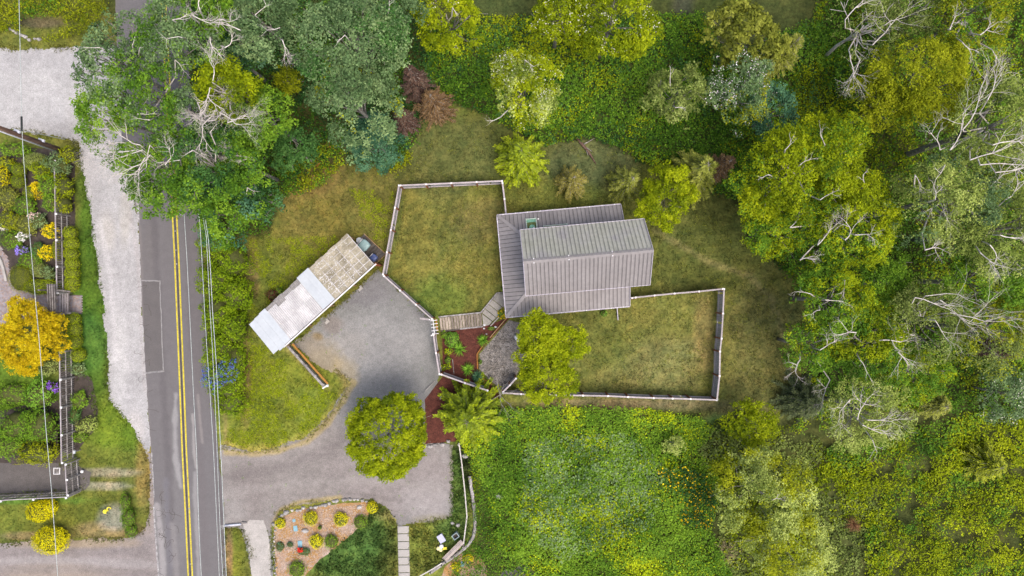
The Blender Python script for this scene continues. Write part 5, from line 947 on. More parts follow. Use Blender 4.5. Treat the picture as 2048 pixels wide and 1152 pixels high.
# yellow coils in the left garden, white lid, drain cover
t = thing('hose_coil', 'bright yellow hose coil and loop lying on the gravel patch beside the small hedge', 'hose', W(214, 1021, 0))
for px, py, r in ((210, 1023, .15), (218, 1018, .17)):
    c = W(px, py, .06); MB().tube([c + Vector((math.cos(a_ * .45) * r, math.sin(a_ * .45) * r, .02 * a_ / 14)) for a_ in range(14 if px == 210 else 11)], .055, 6).build('coil', M_ybright, t, True)
c = W(210, 1023, .06); MB().tube([c, c + Vector((0, 0, .06))], .12, 12).build('reel', M_ybright, t)
t = thing('drain_cover', 'square white framed drain cover on the garden path', 'drain cover', W(114, 942, 0)); c = W(114, 942, .03)
for dx, dy, sx, sy in ((0, .27, .6, .06), (0, -.27, .6, .06), (.27, 0, .06, .48), (-.27, 0, .06, .48)): MB().box((c.x + dx, c.y + dy, .05), (sx, sy, .07)).build('frame_bar', M_white, t)
for i in range(6): MB().box((c.x - .2 + .08 * i, c.y, .045), (.04, .46, .03)).build('grate_bar', M_greywood, t)
c = W(164, 943, .3); o = MB().tube([c, c + Vector((0, 0, .05)), c + Vector((0, 0, .12))], [.16, .15, .05], 10).build('path_lamp', M_white, smooth=True); props(o, 'small round white lamp head just outside the slatted gate fence on the left', 'lamp'); o2 = MB().tube([Vector((c.x, c.y, 0)), c], .03, 6).build('lamp_stem', M_white, o)
c = W(149, 904, .9); o = MB().box(c, (.16, .28, .16)).build('mail_slot', M_wsheet); props(o, 'small pale blue box on the end of the long slatted fence', 'box'); MB().box((c.x, c.y, .41), (.07, .07, .8)).build('post', M_greywood, o)

# ------------------------------------------------------------------ left garden: slatted fences, pergola, brick path, wires, pole
M_slat = surf('grey_silver_slat', [(.10, .085, .08), (.19, .17, .16), (.34, .31, .30)], 3, fine=9, finev=.3, rnd=.35)
def slatfence(b0, b1, label, h=1.9, pitch=.19, posts=4, lean=0):
    A, B = W(*b0, 0), W(*b1, 0); t = thing('slatted_fence', label, 'fence', A, 'grey slatted fences in the left garden'); d = B - A; L_ = d.length; d.normalize(); nn = Vector((-d.y, d.x, 0)); n = int(L_ / pitch); r0 = random.Random(5)
    for i in range(n):
        q = A + d * (pitch * (i + .5)); e = Vector((r0.gauss(0, .02), r0.gauss(0, .02), 0)); MB().bar(q, q + e + Vector((0, 0, h - r0.uniform(.02, .12))), .09, .025, up=nn).build('slat', M_slat, t)
    for z in (.35, 1.1, h): MB().bar(A + nn * .04 + Vector((0, 0, z)), B + nn * .04 + Vector((0, 0, z)), .07, .07 if z < h else .11).build('rail', M_greywood if z < h else M_rail, t)
    for i in range(posts):
        q = A + d * (L_ * i / (posts - 1)) + nn * .12; MB().box((q.x, q.y, h / 2), (.11, .11, h), math.atan2(d.y, d.x)).build('post', M_greywood, t); MB().box((q.x, q.y, h + .04), (.17, .17, .08)).build('post_cap', M_white, t)
slatfence((146, 700), (150, 915), 'long grey slatted fence running down past the shrubs in the lower left garden', posts=5)
slatfence((157, 918), (161, 978), 'short section of slatted fence across the end of the dark garden path', posts=3)
slatfence((160, 980), (-30, 990), 'slatted fence running left from the corner above the yellow conifers', posts=4, pitch=.24)
slatfence((136, 330), (141, 586), 'slatted fence behind the rounded clipped hedge, above the pergola', posts=6)
t = thing('pergola', 'grey timber pergola over a slatted gate where the brick path leaves the garden', 'pergola', W(120, 605, 0))
for i in range(4):
    x_ = 95.5 + i * 4.6; MB().bar(W(x_, 568, 2.4), W(x_ + 2.2, 632 + i * 2.5, 2.4), .11, .14).build('beam', M_slat, t)
for q in ((112, 580), (112, 628), (140, 583), (141, 625)): p = W(*q, 0); MB().box((p.x, p.y, 1.15), (.13, .13, 2.3)).build('post', M_slat, t)
for a_, b_ in (((112, 580), (140, 583)), ((113, 628), (142, 626))): MB().bar(W(*a_, 2.2), W(*b_, 1.2), .12, .1).build('side_beam', M_slat, t)
MB().bar(W(110, 582, 2.28), W(111, 630, 2.28), .12, .1).build('cross_beam', M_greywood, t)
t = thing('slatted_gate', 'low wooden gate of narrow upright slats between the clipped hedges', 'gate', W(128, 604, 0))
for i in range(8): x_ = 120 + i * 2.6; MB().bar(W(x_, 586, .9 - .02 * i), W(x_, 625, .9 - .02 * i), .07, .04).build('slat', M_rail if i % 2 == 0 else M_slat, t)
for y_ in (586, 605, 624): MB().bar(W(119, y_, .83), W(140, y_, .7), .09, .05).build('cross_rail', M_slat, t)
M_brick = surf('paving_brick', [(.30, .20, .15), (.36, .29, .27), (.30, .29, .33)], 3, fine=9, finev=.25, rnd=.3)
mb = MB(); PATH = PW([(-60, 590), (0, 576), (30, 578), (96, 590), (165, 590), (165, 627), (96, 631), (58, 640), (0, 655), (-60, 665)]); PATH2 = PW([(-40, 478), (0, 490), (16, 515), (22, 555), (30, 578), (-40, 578)]); i = 0
for X_ in np.arange(-48, -38, .215):
    for j, Y_ in enumerate(np.arange(-5, 6, .115)):
        x_ = X_ + (.107 if j % 2 else 0)
        if inpoly(np.array([x_]), np.array([Y_]), PATH)[0] or inpoly(np.array([x_]), np.array([Y_]), PATH2)[0]: mb.box((x_, Y_, .03 + random.uniform(-.004, .004)), (.2, .1, .04))
mb.build('brick_path', surf('paving_brick_mix', [(.24, .16, .12), (.36, .27, .23), (.30, .29, .33), (.40, .30, .22)], 5, fine=4, finev=.25), kind='stuff')
t = thing('path_kerb', 'low pale stone kerb curving beside the brick path at the left edge', 'kerb', W(8, 545, 0)); pts = [(-10, 505), (1, 518), (6, 532), (10, 548), (13, 562)]
for a_, b_ in zip(pts[:-1], pts[1:]): MB().bar(W(*a_, .12), W(*b_, .12), .22, .2).build('kerb_stone', M_concrete, t)
# utility pole
M_pole = surf('creosoted_pole', [(.06, .035, .025), (.12, .07, .05), (.22, .15, .12)], 2, fine=10, finev=.3, stretch=(3, 3, .4)); M_steel = surf('galvanised_steel', [(.50, .52, .60), (.62, .64, .72)], 2, fine=8, finev=.1, rough_=.4)
pole = thing('utility_pole', 'tall leaning brown utility pole with a pale conduit at the corner of the gravel pad', 'utility pole', W(139, 306, 0)); pb = W(139, 306, 0); ptp = W(-44, 240, 11.5)
MB().tube([pb, pb.lerp(ptp, .5), ptp], [.21, .19, .16], 12).build('shaft', M_pole, pole, True); ca = W(127, 308, .4); cb = W(-40, 248, 11.0)
MB().tube([ca, cb], .06, 8).build('conduit', M_steel, pole, True)
for k, mt in ((.62, M_white), (.35, M_white)):
    q = pb.lerp(ptp, k) + Vector((.1, .2, .15)); MB().box(q, (.5, .22, .16), -.35).build('bracket', M_steel, pole); MB().tube([q + Vector((-.3, 0, .05)), q + Vector((-.3, 0, .2))], .08, 8).build('insulator', mt, pole)
q = pb.lerp(ptp, .88); MB().tube([q + Vector((.9 * math.cos(a_ * .4) - .6, .5 * math.sin(a_ * .4) - .1, .3)) for a_ in range(3, 14)], .03, 6).build('cable_loop', M_steel, pole, True)
M_wire = surf('pale_wire', [(.42, .47, .46), (.52, .56, .55)], 1, bump=0); M_bl = surf('black_rubber', [(.015, .02, .02), (.03, .035, .035)], 2)
def wire(pts, z, r, label, mat=M_wire):
    o = MB().tube([W(a_, b_, z if not hasattr(z, '__len__') else z[i]) for i, (a_, b_) in enumerate(pts)], r, 5).build('overhead_wire', mat, smooth=True); props(o, label, 'wire', 'overhead power lines'); return o
wire([(35, -60), (38, 0), (41, 130), (43, 235), (46, 300), (55, 420), (66, 545), (80, 700), (92, 860), (103, 980), (116, 1160)], [9.6, 9.4, 9.2, 9.1, 9.0, 8.8, 8.6, 8.6, 8.8, 9, 9.2], .024, 'single overhead wire passing down over the left garden')
o = MB().tube([W(43, 233, 9.14), W(43.5, 262, 9.08)], .075, 8).build('wire_splice', M_bl); props(o, 'thick black sleeve on the overhead wire above the gravel pad', 'cable sleeve')
o = MB().tube([W(30, 258, 6), W(80, 268, 3), W(130, 279, .3)], .028, 5).build('stay_wire', M_wire); props(o, 'thin pale stay wire beside the utility pole over the pad edge', 'wire')
wire([(352, 330), (361, 385), (368, 425), (374, 520), (380, 640), (386, 768), (393, 900), (398, 1060), (403, 1160)], 8.5, .022, 'overhead wire nearest the yellow centre lines')
wire([(388, 340), (394, 400), (400, 450), (405, 540), (409, 620), (414, 700), (421, 800), (427, 900), (434, 1050), (439, 1160)], 8.5, .022, 'second overhead wire from the centre lines, along the hedge edge')
wire([(404, 420), (413, 476), (416, 540), (420, 620), (425, 700), (430, 800), (434, 900), (440, 1050), (446, 1160)], 8.8, .022, 'third overhead wire, over the road side of the hedge')
wire([(408, 420), (417, 480), (421, 540), (425, 620), (432, 720), (438, 830), (443, 930), (448, 1050), (453, 1160)], 9.0, .026, 'overhead wire furthest from the centre lines, over the hedge')
t = thing('culvert_pipe', 'short blue grey steel pipe lying between the road edge and the concrete pad', 'pipe', W(466, 1050, 0)); MB().tube([W(450, 1051, .14), W(482, 1048.5, .14)], .09, 10).build('pipe', M_steel, t, True); MB().bar(W(483, 1045, .1), W(494, 1046, .1), .12, .12).build('end_block', M_greywood, t)
for q, lb in (((715, 143), ''),): pass
t = thing('fallen_log', 'forked fallen branch with peeling bark at the top edge of the lawn', 'log', W(1175, 300, 0))
MB().tube([W(1152, 275, .15), W(1165, 289, .18), W(1178, 305, .2), W(1192, 328, .08)], [.1, .14, .11, .04], 7).build('log_body', M_pole, t, True)
for a_, b_ in (((1168, 292), (1184, 303)), ((1165, 290), (1190, 276)), ((1172, 298), (1176, 312))): MB().tube([W(*a_, .2), W(*b_, .25)], [.07, .02], 5).build('broken_limb', M_bark, t, True)
#PART3
# ------------------------------------------------------------------ trees
R_ = math.radians
maple = dict(fill=.4, leaf=.185, sub=.42, per=20, cover=1.9, clump=.26)
tree(715, 95, 125, 17, 'grey_green', 'broad grey green tree right of the roadside grove, its crown reaching the top edge', bias=.02, pal2='deep', p2=.2, dead=[(778, 20, 1.2, 30, 1), (690, 70, 4.4, 35, 1)], **maple)
tree(716, 215, 92, 15, 'grey_green', 'large grey green crown hanging over the teal evergreen at the lawn edge', bias=.04, pal2='gold_green', p2=.08, dead=[(640, 95, 1.9, 40, 2), (655, 125, 5.0, 38, 1)], **maple)
tree(528, 48, 84, 16, 'grey_green', 'grey green crown beside the dark gap at the top, with bleached twigs on its left', bias=.05, dead=[(480, 60, 2.6, 60, 3), (510, 30, .8, 50, 2), (565, 80, 5.2, 50, 3), (560, 55, 3.3, 40, 2)], **maple)
tree(390, 55, 105, 16, 'green', 'tree over the top of the road full of pale lichen covered branches', bias=.12, pal2='grey_green', p2=.5, dead=[(345, 40, .6, 60, 3), (385, 30, 5.6, 60, 3), (420, 75, 5.0, 62, 3), (450, 95, .5, 40, 3), (400, 20, 2.0, 50, 3), (365, 75, 3.6, 50, 2), (440, 40, 0.2, 50, 3)], **maple)
tree(235, 125, 82, 14, 'grey_green', 'leaning thin crowned tree over the top right corner of the pale gravel pad', leaf=.2, sub=.36, per=12, cover=1.2, clump=.3, bias=-.02, fill=0, dead=[(200, 95, 2.9, 50, 1), (235, 145, 2.7, 45, 1), (265, 90, 1.0, 40, 1), (280, 95, .3, 40, 1)])
tree(225, 235, 70, 13, 'green', 'rich green crown hanging over the right edge of the gravel pad', bias=.12, **{**maple, 'cover': 1.5}, dead=[(225, 180, 2.5, 40, 1), (250, 215, 5.4, 30, 1)])
tree(320, 190, 92, 15, 'green', 'dense green crown covering the middle of the shaded road', bias=.05, pal2='grey_green', p2=.35, **{**maple, 'cover': 1.5}, dead=[(275, 228, 0.0, 45, 1), (300, 240, 3.2, 35, 1), (350, 120, 5.6, 55, 1)])
tree(455, 185, 62, 17, 'lime', 'bright lime topped tree behind the bleached bare branches', bias=-.05, leaf=.2, sub=.40, per=15, cover=2.2, clump=.3, dead=[(420, 175, 4.4, 75, 4), (400, 230, .5, 75, 4), (440, 225, 5.8, 80, 4), (425, 165, 1.2, 60, 4), (395, 205, 4.9, 70, 4), (455, 245, 0.1, 70, 4), (415, 190, 5.3, 70, 4), (405, 250, 5.2, 70, 4), (430, 240, 3.6, 60, 4)])
tree(330, 350, 98, 12, 'green', 'green tree over the lower road with a fan of straight pale branches', bias=.13, **{**maple, 'cover': 1.35}, dead=[(285, 300, 3.6, 95, 4), (300, 310, 3.9, 90, 4), (280, 290, 3.3, 80, 3), (330, 330, 1.0, 60, 3), (360, 320, 3.9, 65, 2), (300, 290, 4.2, 80, 3), (270, 300, 3.5, 85, 4), (290, 315, 4.3, 80, 4), (265, 285, 3.2, 60, 3)])
tree(425, 330, 92, 14, 'green', 'deep green tree in the middle of the roadside grove', bias=.0, pal2='deep', p2=.4, **maple, dead=[(420, 265, .9, 30, 1), (385, 300, 3.8, 30, 1)])
tree(530, 235, 62, 13, 'green', 'bright green rounded crown at the right of the roadside grove', bias=.2, **maple)
tree(490, 330, 58, 12, 'green', 'green crown with a small fan of white twigs beside the lawn', bias=.1, **maple, dead=[(505, 315, 3.4, 55, 4), (510, 322, 2.6, 45, 3)])
tree(465, 420, 70, 10, 'green', 'lowest green crown of the grove, just above the road hedge', bias=.1, pal2='teal', p2=.3, **maple, dead=[(495, 375, 5.6, 28, 1)])
tree(520, 395, 50, 9, 'deep', 'dark green low crown reaching toward the carport lawn', bias=.08, pal2='teal', p2=.4, **maple)
tree(590, 300, 42, 8, 'deep', 'small dark tree between the grove and the brown patched lawn', bias=.05, leaf=.2, sub=.36, per=14, cover=2, clump=.3)
tree(470, 110, 60, 11, 'deep', 'dark teal crown deep in the gap at the top of the grove', bias=0, leaf=.22, sub=.4, per=14, cover=2, clump=.3, pal2='teal', p2=.5)
tree(758, 288, 58, 8, 'teal', 'blue green evergreen at the top edge of the lawn', leaf=.16, sub=.3, per=16, cover=2.2, clump=.26, bias=.05)
tree(577, 163, 32, 5, 'gold_green', 'small golden shrub tree in the dark gap of the grove', leaf=.15, sub=.25, per=14, cover=2, clump=.3, bias=-.05, zc=.6)
conifer(870, 212, 44, 6, 'brown', 'rusty brown conifer sapling beside the ivy', needle=.42)
conifer(832, 168, 36, 7, 'plum', 'dark plum brown conifer half under the large grey green tree', needle=.4)
conifer(808, 243, 30, 5, 'plum', 'reddish conifer just above the blue green evergreen', needle=.36)
flow = dict(leaf=.17, sub=.32, per=15, cover=2.2, clump=.22)
tree(895, 40, 72, 12, 'lime', 'lime green flowering tree at the top, just right of the roadside grove', blossom=45, bias=-.05, **flow, dead=[(905, 15, 5.0, 30, 1)])
tree(1120, 30, 62, 12, 'lime', 'left half of the flowering lime green pair at the top middle', blossom=80, bias=-.08, **flow)
tree(1225, 45, 88, 13, 'lime', 'larger right hand flowering lime green crown at the top middle', blossom=230, bias=-.06, **flow)
tree(1050, 175, 76, 11, 'lime', 'pale flowering tree standing alone in the ivy above the house', blossom=230, bias=.06, pal2='pale', p2=.4, **flow, dead=[(1050, 120, 5.6, 35, 2), (1000, 235, 3.6, 30, 2)])
conifer(1042, 318, 60, 7, 'lime', 'feathery bright green young conifer above the top fence corner', bias=-.22, tiers=9, per_t=17, needle=.5, wd=.34)
conifer(1143, 364, 38, 5, [(.055, .046, .008), (.115, .095, .020), (.18, .15, .045)], 'small olive brown conifer above the house roof', needle=.32)
conifer(1253, 368, 42, 6, 'olive', 'olive green conifer touching the lime crowned tree above the house', needle=.36)
conifer(1388, 348, 66, 8, 'olive', 'wide olive conifer behind the lime crowned tree above the house', needle=.5, wd=.32)
conifer(1438, 335, 34, 6, 'brown', 'brown tipped conifer at the edge of the thicket', needle=.34)
tree(1333, 390, 62, 7, 'lime', 'bright lime crowned tree beside the top right corner of the house', leaf=.17, sub=.30, per=15, cover=2.3, clump=.24, bias=0)
tree(1352, 190, 60, 9, 'wispy', 'wispy grey green tree in the ivy above the house', leaf=.2, sub=.34, per=12, cover=1.4, clump=.2, rzf=.5, bias=-.05, dead=[(1340, 160, 1.2, 25, 2), (1350, 215, .3, 25, 2)])
tree(1485, 75, 76, 10, 'olive', 'olive evergreen near the top right of centre', leaf=.26, sub=.34, per=13, cover=1.7, clump=.2, rzf=.5, bias=.08)
conifer(1560, 110, 46, 7, 'olive', 'smaller olive conifer right of the large one at the top', needle=.42)
tree(1478, 178, 72, 9, 'grey_green', 'grey green tree speckled with pinkish white blossom', blossom=230, bcol=(.80, .72, .76), bias=0, pal2='gold_green', p2=.15, leaf=.16, sub=.32, per=14, cover=1.9, clump=.25)
tree(1545, 225, 55, 8, 'teal', 'dark teal crown beneath the blossom speckled tree', leaf=.17, sub=.34, per=14, cover=1.8, clump=.3, bias=-.02)
sm = dict(fill=.9, leaf=.15, sub=.36, per=18, cover=2.0, clump=.23)
tree(1722, 60, 76, 10, 'wispy', 'thin crowned tree with long bare grey branches at the top right', leaf=.15, sub=.34, per=9, cover=1.0, clump=.3, bias=.0, fill=.3, bark=M_lichen, dead=[(1690, 40, 1.2, 90, 3), (1720, 120, 4.3, 95, 3), (1745, 90, .9, 100, 3), (1700, 110, 4.9, 80, 3), (1770, 50, .7, 80, 2)])
tree(1838, 165, 98, 13, 'gold_green', 'golden green billowing crown in the upper right woodland', bias=.08, lobe=.6, **sm)
tree(1762, 215, 62, 11, 'gold_green', 'lower golden green crown left of the billowing one', bias=-.04, **sm)
tree(1935, 30, 90, 14, 'gold_green', 'olive topped crown at the top right with pale twigs', bias=-.08, pal2='green', p2=.25, **{**sm, 'cover': 1.6}, dead=[(1900, 60, 1.2, 45, 3), (1960, 70, .4, 50, 3), (1925, 85, 5.4, 45, 3), (1985, 100, 5.0, 45, 2)])
tree(1840, 20, 60, 12, 'wispy', 'grey green crown between the bare topped tree and the top right corner', bias=-.05, **{**sm, 'cover': 1.5})
tree(1600, 350, 122, 13, 'lime', 'large yellow green tree overhanging the right lawn, upper', bias=-.08, lobe=.6, pal2='green', p2=.12, **sm, dead=[(1570, 300, 1.0, 35, 2), (1650, 290, 2.2, 40, 2), (1600, 330, .4, 35, 2), (1540, 350, 3.0, 30, 2), (1640, 400, .3, 40, 2)])
tree(1690, 440, 102, 13, 'lime', 'large yellow green tree overhanging the right lawn, lower', bias=-.06, lobe=.6, pal2='green', p2=.15, **sm, dead=[(1635, 490, .7, 60, 3), (1690, 480, .9, 65, 3), (1710, 470, .2, 45, 3), (1600, 520, .4, 40, 3), (1580, 455, .5, 40, 2), (1730, 370, 2.2, 35, 2)])
tree(1555, 460, 70, 10, 'green', 'green crown below the yellow green pair, touching the shaded lawn', bias=.06, pal2='lime', p2=.4, **{**sm, 'cover': 1.7})
pl = dict(fill=.9, leaf=.145, sub=.38, per=17, cover=1.8, clump=.22)
tree(1878, 400, 112, 16, 'pale', 'large pale silvery green crown in the middle of the right woodland', bias=-.12, **pl, pal2='grey_green', p2=.25, dead=[(1830, 350, 5.0, 45, 2), (1870, 400, 1.2, 45, 2), (1890, 330, 4.5, 55, 2), (1850, 500, .4, 40, 3)])
tree(1990, 250, 105, 18, 'pale', 'pale crown at the right edge with long white sweeping branches', bias=-.08, **{**pl, 'cover': 1.5}, dead=[(1900, 300, 1.0, 120, 3), (1925, 260, .9, 130, 3), (1940, 320, .55, 130, 3), (1960, 330, .25, 130, 3), (1985, 290, .5, 110, 3), (1880, 350, 4.6, 100, 3), (1880, 300, 1.9, 70, 3), (1975, 200, 1.1, 80, 3), (1990, 345, -.1, 110, 3)])
tree(1990, 460, 100, 16, 'pale', 'silvery crown at the right edge below the sweeping white branches', bias=-.1, **pl, dead=[(1980, 490, 5.4, 60, 3), (1960, 505, 5.0, 70, 3), (2000, 470, -.2, 70, 3), (1975, 380, .9, 90, 3), (2010, 400, .4, 90, 3)])
tree(1960, 560, 78, 13, 'green', 'green crown between the silvery trees and the yellow tinged one at the right', bias=.02, **sm)
tree(1665, 600, 82, 12, 'green', 'green leaning crown just right of the mown lawn', bias=.06, pal2='lime', p2=.45, **{**sm, 'cover': 1.7}, dead=[(1622, 588, 3.0, 50, 2), (1650, 600, .1, 50, 2), (1690, 560, 4.6, 50, 2), (1640, 620, 3.5, 40, 2)])
tree(1620, 690, 62, 10, 'green', 'low green crown with lichened twigs beside the lawn corner', bias=-.02, pal2='lime', p2=.3, **{**sm, 'cover': 1.6}, dead=[(1600, 720, 3.7, 45, 3), (1640, 700, .4, 50, 3), (1660, 760, 4.1, 60, 3), (1700, 665, -.1, 60, 3)])
tree(1735, 690, 80, 12, 'lime', 'yellow green crown with white forked branches below the fallen pale trunks', bias=-.12, pal2='green', p2=.4, **{**sm, 'cover': 1.7}, dead=[(1712, 665, 2.9, 60, 3), (1765, 680, -.1, 60, 3), (1720, 720, 5.0, 50, 2), (1790, 700, -.9, 60, 3), (1830, 670, 3.3, 60, 3)])
tree(1850, 640, 88, 12, 'wispy', 'wispy crown with long horizontal bleached limbs', bias=0, leaf=.15, sub=.36, per=12, cover=1.4, clump=.24, dead=[(1850, 592, .0, 130, 2), (1830, 595, -.3, 110, 3), (1880, 600, -.6, 110, 3), (1900, 625, -.1, 130, 3), (1960, 625, .35, 80, 3), (1870, 640, -1.0, 80, 2)])
tree(1980, 660, 82, 13, 'gold_green', 'yellow tinged crown at the right edge above the dark gap', bias=.02, pal2='wispy', p2=.45, **pl)
tree(1728, 825, 82, 12, 'pale', 'pale silvery tree with a fork of white branches below the right lawn', bias=-.1, **pl, dead=[(1700, 800, 4.3, 70, 3), (1715, 840, 1.5, 75, 3), (1725, 850, -.6, 60, 3), (1735, 840, -.2, 70, 3), (1745, 880, 5.0, 40, 2)])
conifer(1608, 800, 58, 4.2, 'dark_con', 'dark soft conifer at the bottom right corner of the mown lawn', needle=.48, wd=.3, tiers=8, per_t=16)
tree(1520, 985, 98, 8, 'pale', 'broad pale green willowy tree at the bottom, upper of the pair', bias=.14, lobe=.5, pal2='gold_green', p2=.35, leaf=.15, sub=.34, per=15, cover=2.0, clump=.22, dead=[(1545, 1000, .4, 25, 2)])
tree(1565, 1075, 88, 8, 'pale', 'broad pale green willowy tree at the bottom, lower of the pair', bias=.12, lobe=.5, pal2='gold_green', p2=.45, leaf=.15, sub=.34, per=15, cover=2.0, clump=.22)
tree(1500, 845, 52, 4, 'lime', 'low yellow green bush tree at the bottom edge of the mown lawn', bias=-.05, leaf=.16, sub=.3, per=14, cover=1.5, clump=.3)
conifer(1866, 806, 42, 3.6, 'olive', 'olive conifer poking out of the brambles right of the pale forked tree', needle=.4)
conifer(1970, 925, 58, 3.6, 'gold_green', 'soft olive conifer low in the brambles at the right edge', bias=-.2, needle=.42)
tree(2005, 785, 62, 6, 'grey_green', 'white blossomed grey green bush at the right edge', blossom=160, bias=.02, leaf=.15, sub=.32, per=13, cover=1.6, clump=.28)
conifer(1997, 700, 26, 6, 'plum', 'small dark red conifer in the gap near the right edge', needle=.34)
tree(1350, 890, 22, 2, 'pale', 'small pale shrub tuft in the nettles below the fence', name='shrub', cat='shrub', leaf=.12, sub=.22, per=10, cover=1, clump=.35, bias=.2)
t = thing('dead_shrub', 'leafless straw coloured shrub beside the willowy trees at the bottom', 'shrub', W(1445, 1095, 0)); mb = MB()
M_straw = surf('straw_twigs', [(.22, .17, .09), (.34, .27, .15)], 4)
for i in range(46): a_ = random.uniform(0, 6.28); L_ = random.uniform(.6, 1.7); b0 = W(1448, 1098, .02); mb.tube([b0, b0 + Vector((math.cos(a_) * L_ * .5, math.sin(a_) * L_ * .5, .7)), b0 + Vector((math.cos(a_ + .2) * L_, math.sin(a_ + .2) * L_, .8))], [.03, .018, .005], 3, cap=False)
mb.build('twig', M_straw, t)
spiky(1703, 1045, 19, 'reddish brown grass tuft in the clearing right of the willowy trees', [(.10, .04, .03), (.22, .10, .07), (.30, .16, .10)], 120, .7, name='grass_tuft', w_=.03)
tree(1765, 565, 56, 9, 'green', 'green crown filling the gap between the yellow green pair and the silvery trees', bias=.1, **sm)
tree(1830, 745, 58, 8, 'green', 'green crown behind the pale forked tree, near the blossomed bush', bias=.08, pal2='lime', p2=.3, **sm)
# yard trees
tree(1080, 672, 50, 8, 'lime', 'upper left lobe of the yard tree pair against the house eave', leaf=.15, sub=.28, per=15, cover=2.4, clump=.3, bias=.15)
tree(1125, 690, 45, 8.5, 'lime', 'upper right crown of the yard tree pair beside the lower right lawn', leaf=.15, sub=.28, per=15, cover=2.4, clump=.3, bias=.15)
tree(1092, 748, 64, 9, 'lime', 'largest bright crown over the long bottom fence of the yard', leaf=.15, sub=.28, per=16, cover=2.5, clump=.28, bias=.1)
tree(775, 870, 82, 6, 'lime', 'dense round lime green tree standing on the gravel drive', leaf=.15, sub=.27, per=17, cover=2.4, clump=.15, bias=0, rzf=.5, fill=2.2, lobe=.3)
conifer(940, 828, 76, 7, 'lime', 'feathery lime green tree with long arms over the lower mulch bed', bias=-.25, tiers=8, per_t=17, needle=.5, wd=.42, droop=.3)
t = thing('dead_branch_tree', 'small tree of bare white twigs between the feathery tree and the fence end', 'tree', W(1000, 790, 0)); mb = MB(); b0 = W(1000, 790, 0)
mb.tube([b0, W(1000, 790, 2.5)], [.08, .06], 6)
for a_ in (.3, 1.1, 2.2, 3.6, 4.6, 5.4): branching(mb, W(1000, 790, 2.3), (math.cos(a_), math.sin(a_), .25), 1.6, .03, 2, .5, .05, 3, 4, .2)
mb.build('bare_branch', M_bark, t)
# ------------------------------------------------------------------ hedges and garden shrubs
hb = dict(leaf=.16, dens=300, rough_=.42, up=.7); HEDGE = [(.040, .075, .004), (.115, .165, .006), (.215, .255, .012)]
shrub([(437, 500, 30, 34, 2.5), (466, 520, 33, 38, 2.9), (437, 560, 31, 36, 2.8), (470, 590, 31, 36, 2.6), (438, 625, 32, 36, 3.0), (468, 655, 30, 36, 2.6), (440, 695, 31, 36, 2.8), (470, 725, 26, 40, 1.6), (455, 770, 34, 34, 1.6), (462, 805, 30, 26, 1.4)], 'tall untrimmed green hedge along the right edge of the road', HEDGE, 'road_hedge', 'hedge', bias=-.2, group=None, **hb)
shrub([(434, 748, 22, 32, 2.35), (462, 738, 19, 26, 2.3)], 'blue flowering shrub growing in the road hedge', 'green', 'flowering_shrub', 'shrub', leaf=.12, dens=220, rough_=.3, flower=((.11, .16, .60), 380, .085), bias=.1)
ck = dict(leaf=.055, dens=520, rough_=.05, up=.4)
shrub([(142, 466, 14, 15, 1.4), (144, 487, 15, 15, 1.4), (144, 508, 15, 15, 1.4), (146, 528, 15, 14, 1.4), (146, 546, 15, 14, 1.4), (146, 563, 15, 14, 1.35), (145, 573, 14, 12, 1.3)], 'clipped hedge of rounded lobes above the slatted gate', 'chart', 'clipped_hedge', 'hedge', bias=.08, **ck)
shrub([(148, 638, 15, 14, 1.4), (151, 658, 14, 20, 1.35), (152, 682, 14, 18, 1.35), (158, 710, 16, 15, 1.25)], 'clipped hedge of rounded lobes below the slatted gate', 'chart', 'clipped_hedge', 'hedge', bias=-.02, **ck)
shrub([(76, 574, 30, 17, 1.2), (98, 572, 22, 15, 1.2)], 'clipped oval hedge just above the brick path by the pergola', 'chart', 'clipped_hedge', 'hedge', bias=-.05, holes=.22, **ck)
shrub([(42, 556, 26, 30, 1.0)], 'soft olive mound at the bend of the brick path', 'gold_green', leaf=.06, dens=420, bias=-.18)
tree(68, 672, 70, 4.2, 'amber', 'golden leaved round tree below the brick path', leaf=.14, sub=.24, per=15, cover=2.6, clump=.24, bias=.12, rzf=.5, zc=.6, fill=1.3)
